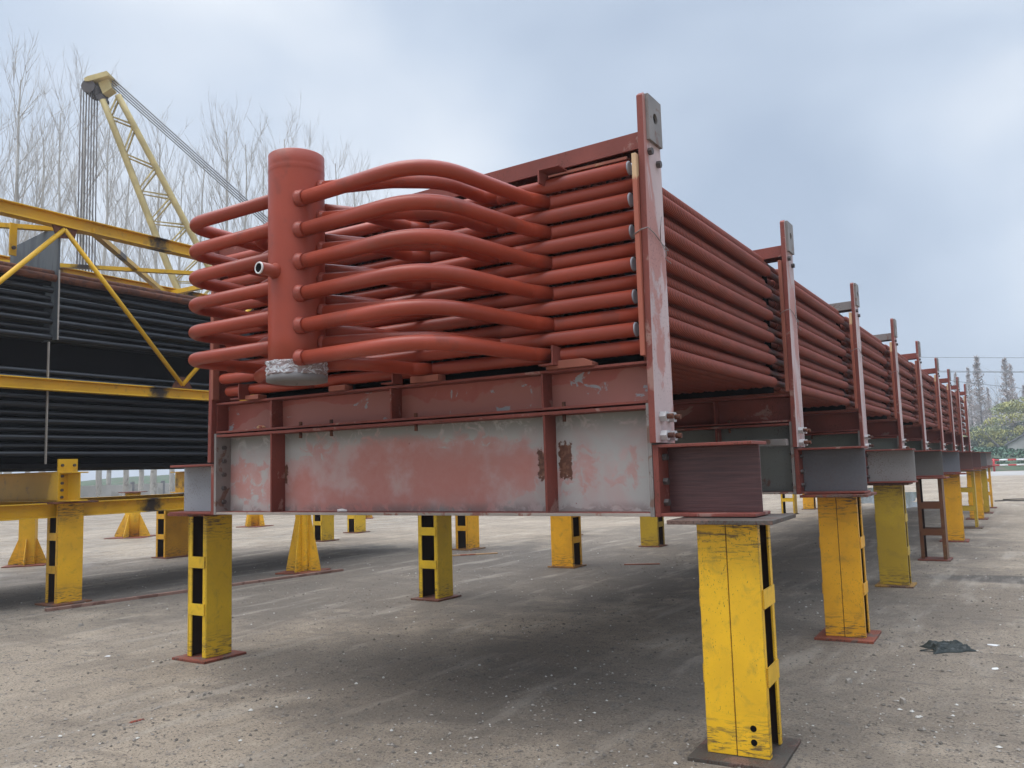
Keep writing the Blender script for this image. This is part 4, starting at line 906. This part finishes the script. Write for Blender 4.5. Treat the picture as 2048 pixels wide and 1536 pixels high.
for x in (XB+.05, XF):
    for i, (yb, zb) in enumerate(bots):
        for (yt, zt) in (tops_[i], tops_[i+1]):
            mb = MB(); mb.tube([(x, yt, zt), (x, yb, zb)], .032, 10); bb(mb, 'diagonal', m_yplain)
        mb = MB(); mb.prism([(yb-.18, 2.893), (yb+.18, 2.893), (yb+.08, 3.07), (yb-.08, 3.07)], 'x', x-.008, x+.008); bb(mb, 'gusset_plate', m_rust)
    for (yt, zt) in tops_:
        mb = MB(); mb.prism([(yt-.17, 4.927), (yt+.17, 4.927), (yt+.14, 4.80), (yt-.10, 4.76)], 'x', x-.008, x+.008); bb(mb, 'gusset_plate', m_rust)
for i in range(3):
    y0, y1 = tops_[i][0], tops_[i+1][0]
    mb = MB(); mb.bar((XB, y0+.4, 4.99), (XF, y1-.2, 4.99), .09, .07); bb(mb, 'roof_brace', m_ytruss)
    mb = MB(); mb.bar((XF, y0+.3, 4.965), (XB, y1+.4, 4.965), .08, .06); bb(mb, 'roof_brace', m_ytruss)
for y in (YA+.1, 5.2, YE-.1):
    mb = MB(); mb.bar((XB, y, 5.0), (XF, y, 5.0), .08, .08); bb(mb, 'roof_cross', m_ytruss)
for y in (1.62, 5.4, 9.3):
    mb = MB(); ibeam_x(mb, XF-.2, XB+.02, y, y+.22, 1.315, 1.70, .016, .012, 0, 0); cb = bb(mb, 'cross_beam', m_ytruss, .003)
    mb = MB(); mb.box(XB+.022, XB+.05, y-.02, y+.24, 1.315, 1.86); bb(mb, 'end_plate', m_ytruss, .003, cb).location = (0, 0, 0)
    mb = MB(); ibeam_x(mb, XB+.052, XB+.33, y, y+.22, 1.315, 1.69, .016, .012, 0, 0); bb(mb, 'stub', m_ytruss, .003, cb)
    mb = MB(); mb.prism([(XB+.021, 1.335), (XB-.22, 1.335), (XB-.12, 1.69), (XB+.021, 1.69)], 'y', y-.014, y-.003); bb(mb, 'gusset', m_ytruss, 0, cb)
    for z in (1.37, 1.46, 1.55, 1.64, 1.78):
        mb = MB(); hexbolt(mb, (XB+.0505, y+.03, z), 'x', .02, .02); bb(mb, 'bolt', m_boltd, 0, cb); mb = MB(); hexbolt(mb, (XB+.0505, y+.19, z), 'x', .02, .02); bb(mb, 'bolt', m_boltd, 0, cb)
for (y, z0, z1, x) in ((1.15, 4.62, 4.95, XB-.35), (.40, 4.55, 4.85, XB-.9), (.46, 4.60, 4.85, XB-1.1)):
    mb = MB(); mb.box(x-.012, x+.012, y-.045, y+.045, z0-.1, z1); lg2 = bb(mb, 'lug', m_ytruss, .002)
    mb = MB(); hexbolt(mb, (x+.012, y, z0), 'x', .025, .03); bb(mb, 'bolt', m_boltd, 0, lg2)
for c in [x for x in col.objects if x.parent and x.parent.parent == blk]:
    # children of parts share the part's local space: parts sit at the origin of the module
    pass

# ------------------------------------------------------------------ litter on the ground
mb = MB(); mb.bar((-4.72, 1.30, .018), (-4.08, 5.78, .018), .075, .036); tag(mb.build('flat_steel_bar', m_brbar, None, .003, shift=(-4.4, 3.5, .018)), 'long thin rusty flat bar lying on the ground left of the red module', 'steel bar')
mb = MB(); mb.bar((-3.9, 8.0, .012), (-3.1, 8.9, .012), .06, .02); tag(mb.build('timber_offcut', m_wood, None, .002, shift=(-3.5, 8.45, .012)), 'pale timber offcut behind the olive stool below the middle beam', 'offcut')
mb = MB(); mb.bar((-.05, 7.9, .01), (.45, 8.15, .01), .03, .015); tag(mb.build('timber_offcut', m_woodred, None, .002, shift=(.2, 8.0, .01)), 'thin stick lying in the shade beneath the red module', 'offcut')
# dark cloth
mb = MB(); n = 44; gv = {}
for i in range(n+1):
    for j in range(n+1):
        a = -.5+i/n; b = -.5+j/n; r_ = max(abs(a), abs(b))*2; k = 1+.35*mnoise.noise(Vector((a*3, b*3, 5)))
        h = .004+max(0, (1-r_**6))*(.02+.05*max(0, .55+1.3*mnoise.noise(Vector((a*5, b*7, 1))))+.03*(1-abs(mnoise.noise(Vector((a*9+b*4, b*10, 3))))*2.2)+.006*mnoise.noise(Vector((a*30, b*30, 3))))
        gv[i, j] = mb.b.verts.new((a*.42*k, b*.34*k+.05*a, h))
for i in range(n):
    for j in range(n): mb.b.faces.new((gv[i, j], gv[i+1, j], gv[i+1, j+1], gv[i, j+1])).smooth = True
mb.tube([(-.2+.085*math.cos(a)-.03, -.07+.05*math.sin(a), .012+.006*math.sin(2*a)) for a in [2*math.pi*k/16 for k in range(17)]], .007, 6)
o = mb.build('crumpled_cloth', m_cloth); o.scale = (.8, .78, .55); o.location = (4.95, 3.27, 0); o.rotation_euler = (0, 0, R(30)); tag(o, 'crumpled dark green cloth lying on the gravel at the right', 'cloth')
mb = MB(); mb.prism(ragged(5.25, 3.57, .045, .03, 12, 3), 'z', 0, .004); tag(mb.build('paper_scrap', m_white, None, 0, shift=(5.25, 3.57, 0)), 'small white paper scrap right of the dark cloth', 'litter')
mb = MB(); mb.tube([(4.2+k*.35, 28.8+k*.12+.3*math.sin(k*1.7), .03) for k in range(12)], .018, 6); mb.tube([(4.4+k*.3, 30+.25*math.sin(k*1.1), .03) for k in range(14)], .018, 6); tag(mb.build('black_hose', m_dark, None, 0, shift=(5, 29, 0)), 'black hose lying across the yard beyond the last stool', 'hose')
for i, (x, y, lab) in enumerate(((1.0, 11.9, 'thin red rod'),)): pass
for i, (px, py, L, w_, mt, nm, lab) in enumerate(((272, 1443, .11, .03, 'r', 'tile_shard', 'flat red shard on the gravel near the bottom left'), (215, 1313, .06, .04, 'w', 'paper_scrap', 'small white scrap left of the front left stool'), (1990, 1338, .06, .045, 'w', 'stone_chip', 'pale buff chip below the dark cloth near the right edge'), (1698, 1366, .06, .05, 'd', 'rock', 'small dark rock lying between the near stool and the cloth'), (1806, 1406, .05, .04, 'd', 'rock', 'small dark rock on the open gravel right of the nearest stool'), (162, 1252, .07, .05, 'd', 'rock', 'grey rock in front of the end of the long flat bar'))):
    q = frompx(px, py, z=0); mb = MB(); r3 = random.Random(i)
    hh = .006 if mt in 'rw' else .03
    pts_ = [(math.cos(a)*L/2*r3.uniform(.75, 1.15), math.sin(a)*w_/2*r3.uniform(.7, 1.15)) for a in [k*math.pi/4 for k in range(8)]]
    A = [mb.b.verts.new((x, y, 0)) for x, y in pts_]; B = [mb.b.verts.new((x*.8, y*.8, hh*r3.uniform(.6, 1.1))) for x, y in pts_]; mb.b.faces.new(B); mb.b.faces.new(A[::-1])
    for k in range(8): mb.b.faces.new((A[k], A[(k+1) % 8], B[(k+1) % 8], B[k]))
    o = mb.build(nm, {'r': m_base, 'w': m_white, 'd': m_stone}[mt]); o.location = (q.x, q.y, .001); o.rotation_euler = (0, 0, r3.uniform(0, 3)); o.color = (1.6, 1.1, 1, 1); tag(o, lab, 'rock' if mt == 'd' else 'litter')
for (x, y, z, sc, nm, m_, lab, ct) in ((.50, .045, 1.936, (.045, .02, .02), 'dried_lump', m_wood, 'small pale dried lump on the ledge of the red upper beam near its left end', 'debris'), (1.36, .04, 1.285, (.05, .022, .018), 'paper_scrap', m_white, 'torn white and red scrap lying on the bottom flange of the patchy beam', 'litter')):
    mb = MB(); r3 = random.Random(len(lab)); bmesh.ops.create_icosphere(mb.b, subdivisions=2, radius=1)
    for v in mb.b.verts: k = 1+.45*mnoise.noise(v.co*2.1+Vector((x, 0, 0))); v.co = Vector((v.co.x*sc[0]*k, v.co.y*sc[1]*k, max(0, v.co.z*k+.3)*sc[2]))
    o = mb.build(nm, m_); o.location = (x, y, z); tag(o, lab, ct)
# gravel: loose stones too many to count
mb = MB(); rr = random.Random(21); ico = [(1, 0, 0), (-1, 0, 0), (0, 1, 0), (0, -1, 0), (0, 0, 1), (0, 0, -1)]; icf = ((0, 2, 4), (2, 1, 4), (1, 3, 4), (3, 0, 4), (2, 0, 5), (1, 2, 5), (3, 1, 5), (0, 3, 5))
def stone(x, y, s_, mi):
    vs = [mb.b.verts.new((x+a*s_*rr.uniform(.6, 1.3), y+b*s_*rr.uniform(.6, 1.3), s_*.25+c*s_*rr.uniform(.4, .8))) for a, b, c in ico]
    for f in icf: mb.b.faces.new([vs[i] for i in f]).material_index = mi
for k in range(34000):
    d = 2.2+16*rr.random()**1.8; an = rr.uniform(YAW-.7, YAW+.68); x = CAM[0]-math.sin(an)*d; y = CAM[1]+math.cos(an)*d
    if mnoise.noise(Vector((x*.9, y*.9, 3))) < rr.uniform(-.45, .25): continue
    stone(x, y, rr.choice((.004, .004, .005, .006, .008, .012))*rr.uniform(.7, 1.4), rr.choice((0, 0, 0, 0, 0, 1, 1, 1, 1, 1, 1, 2)))
for k in range(160):
    d = 2.2+14*rr.random(); an = rr.uniform(YAW-.7, YAW+.68); stone(CAM[0]-math.sin(an)*d, CAM[1]+math.cos(an)*d, rr.uniform(.012, .022), rr.choice((0, 1, 1)))
tag(mb.build('loose_stones', [m_stone, paint('dark_stone', (.15, .13, .11), None, rough=.9), paint('light_stone', (.55, .52, .47), None, rough=.8)]), kind='stuff')

# ------------------------------------------------------------------ haze
mb = MB(); mb.box(-260, 200, -60, 330, -1, 45)
hz = NT('haze_volume'); hz.t.nodes.remove(hz.b); pv = hz.n('ShaderNodeVolumePrincipled'); pv.inputs['Color'].default_value = (.93, .96, 1, 1); pv.inputs['Density'].default_value = .0012; pv.inputs['Anisotropy'].default_value = .1
hz.l(pv.outputs[0], hz.o.inputs['Volume'])
tag(mb.build('haze', hz.m), kind='stuff')
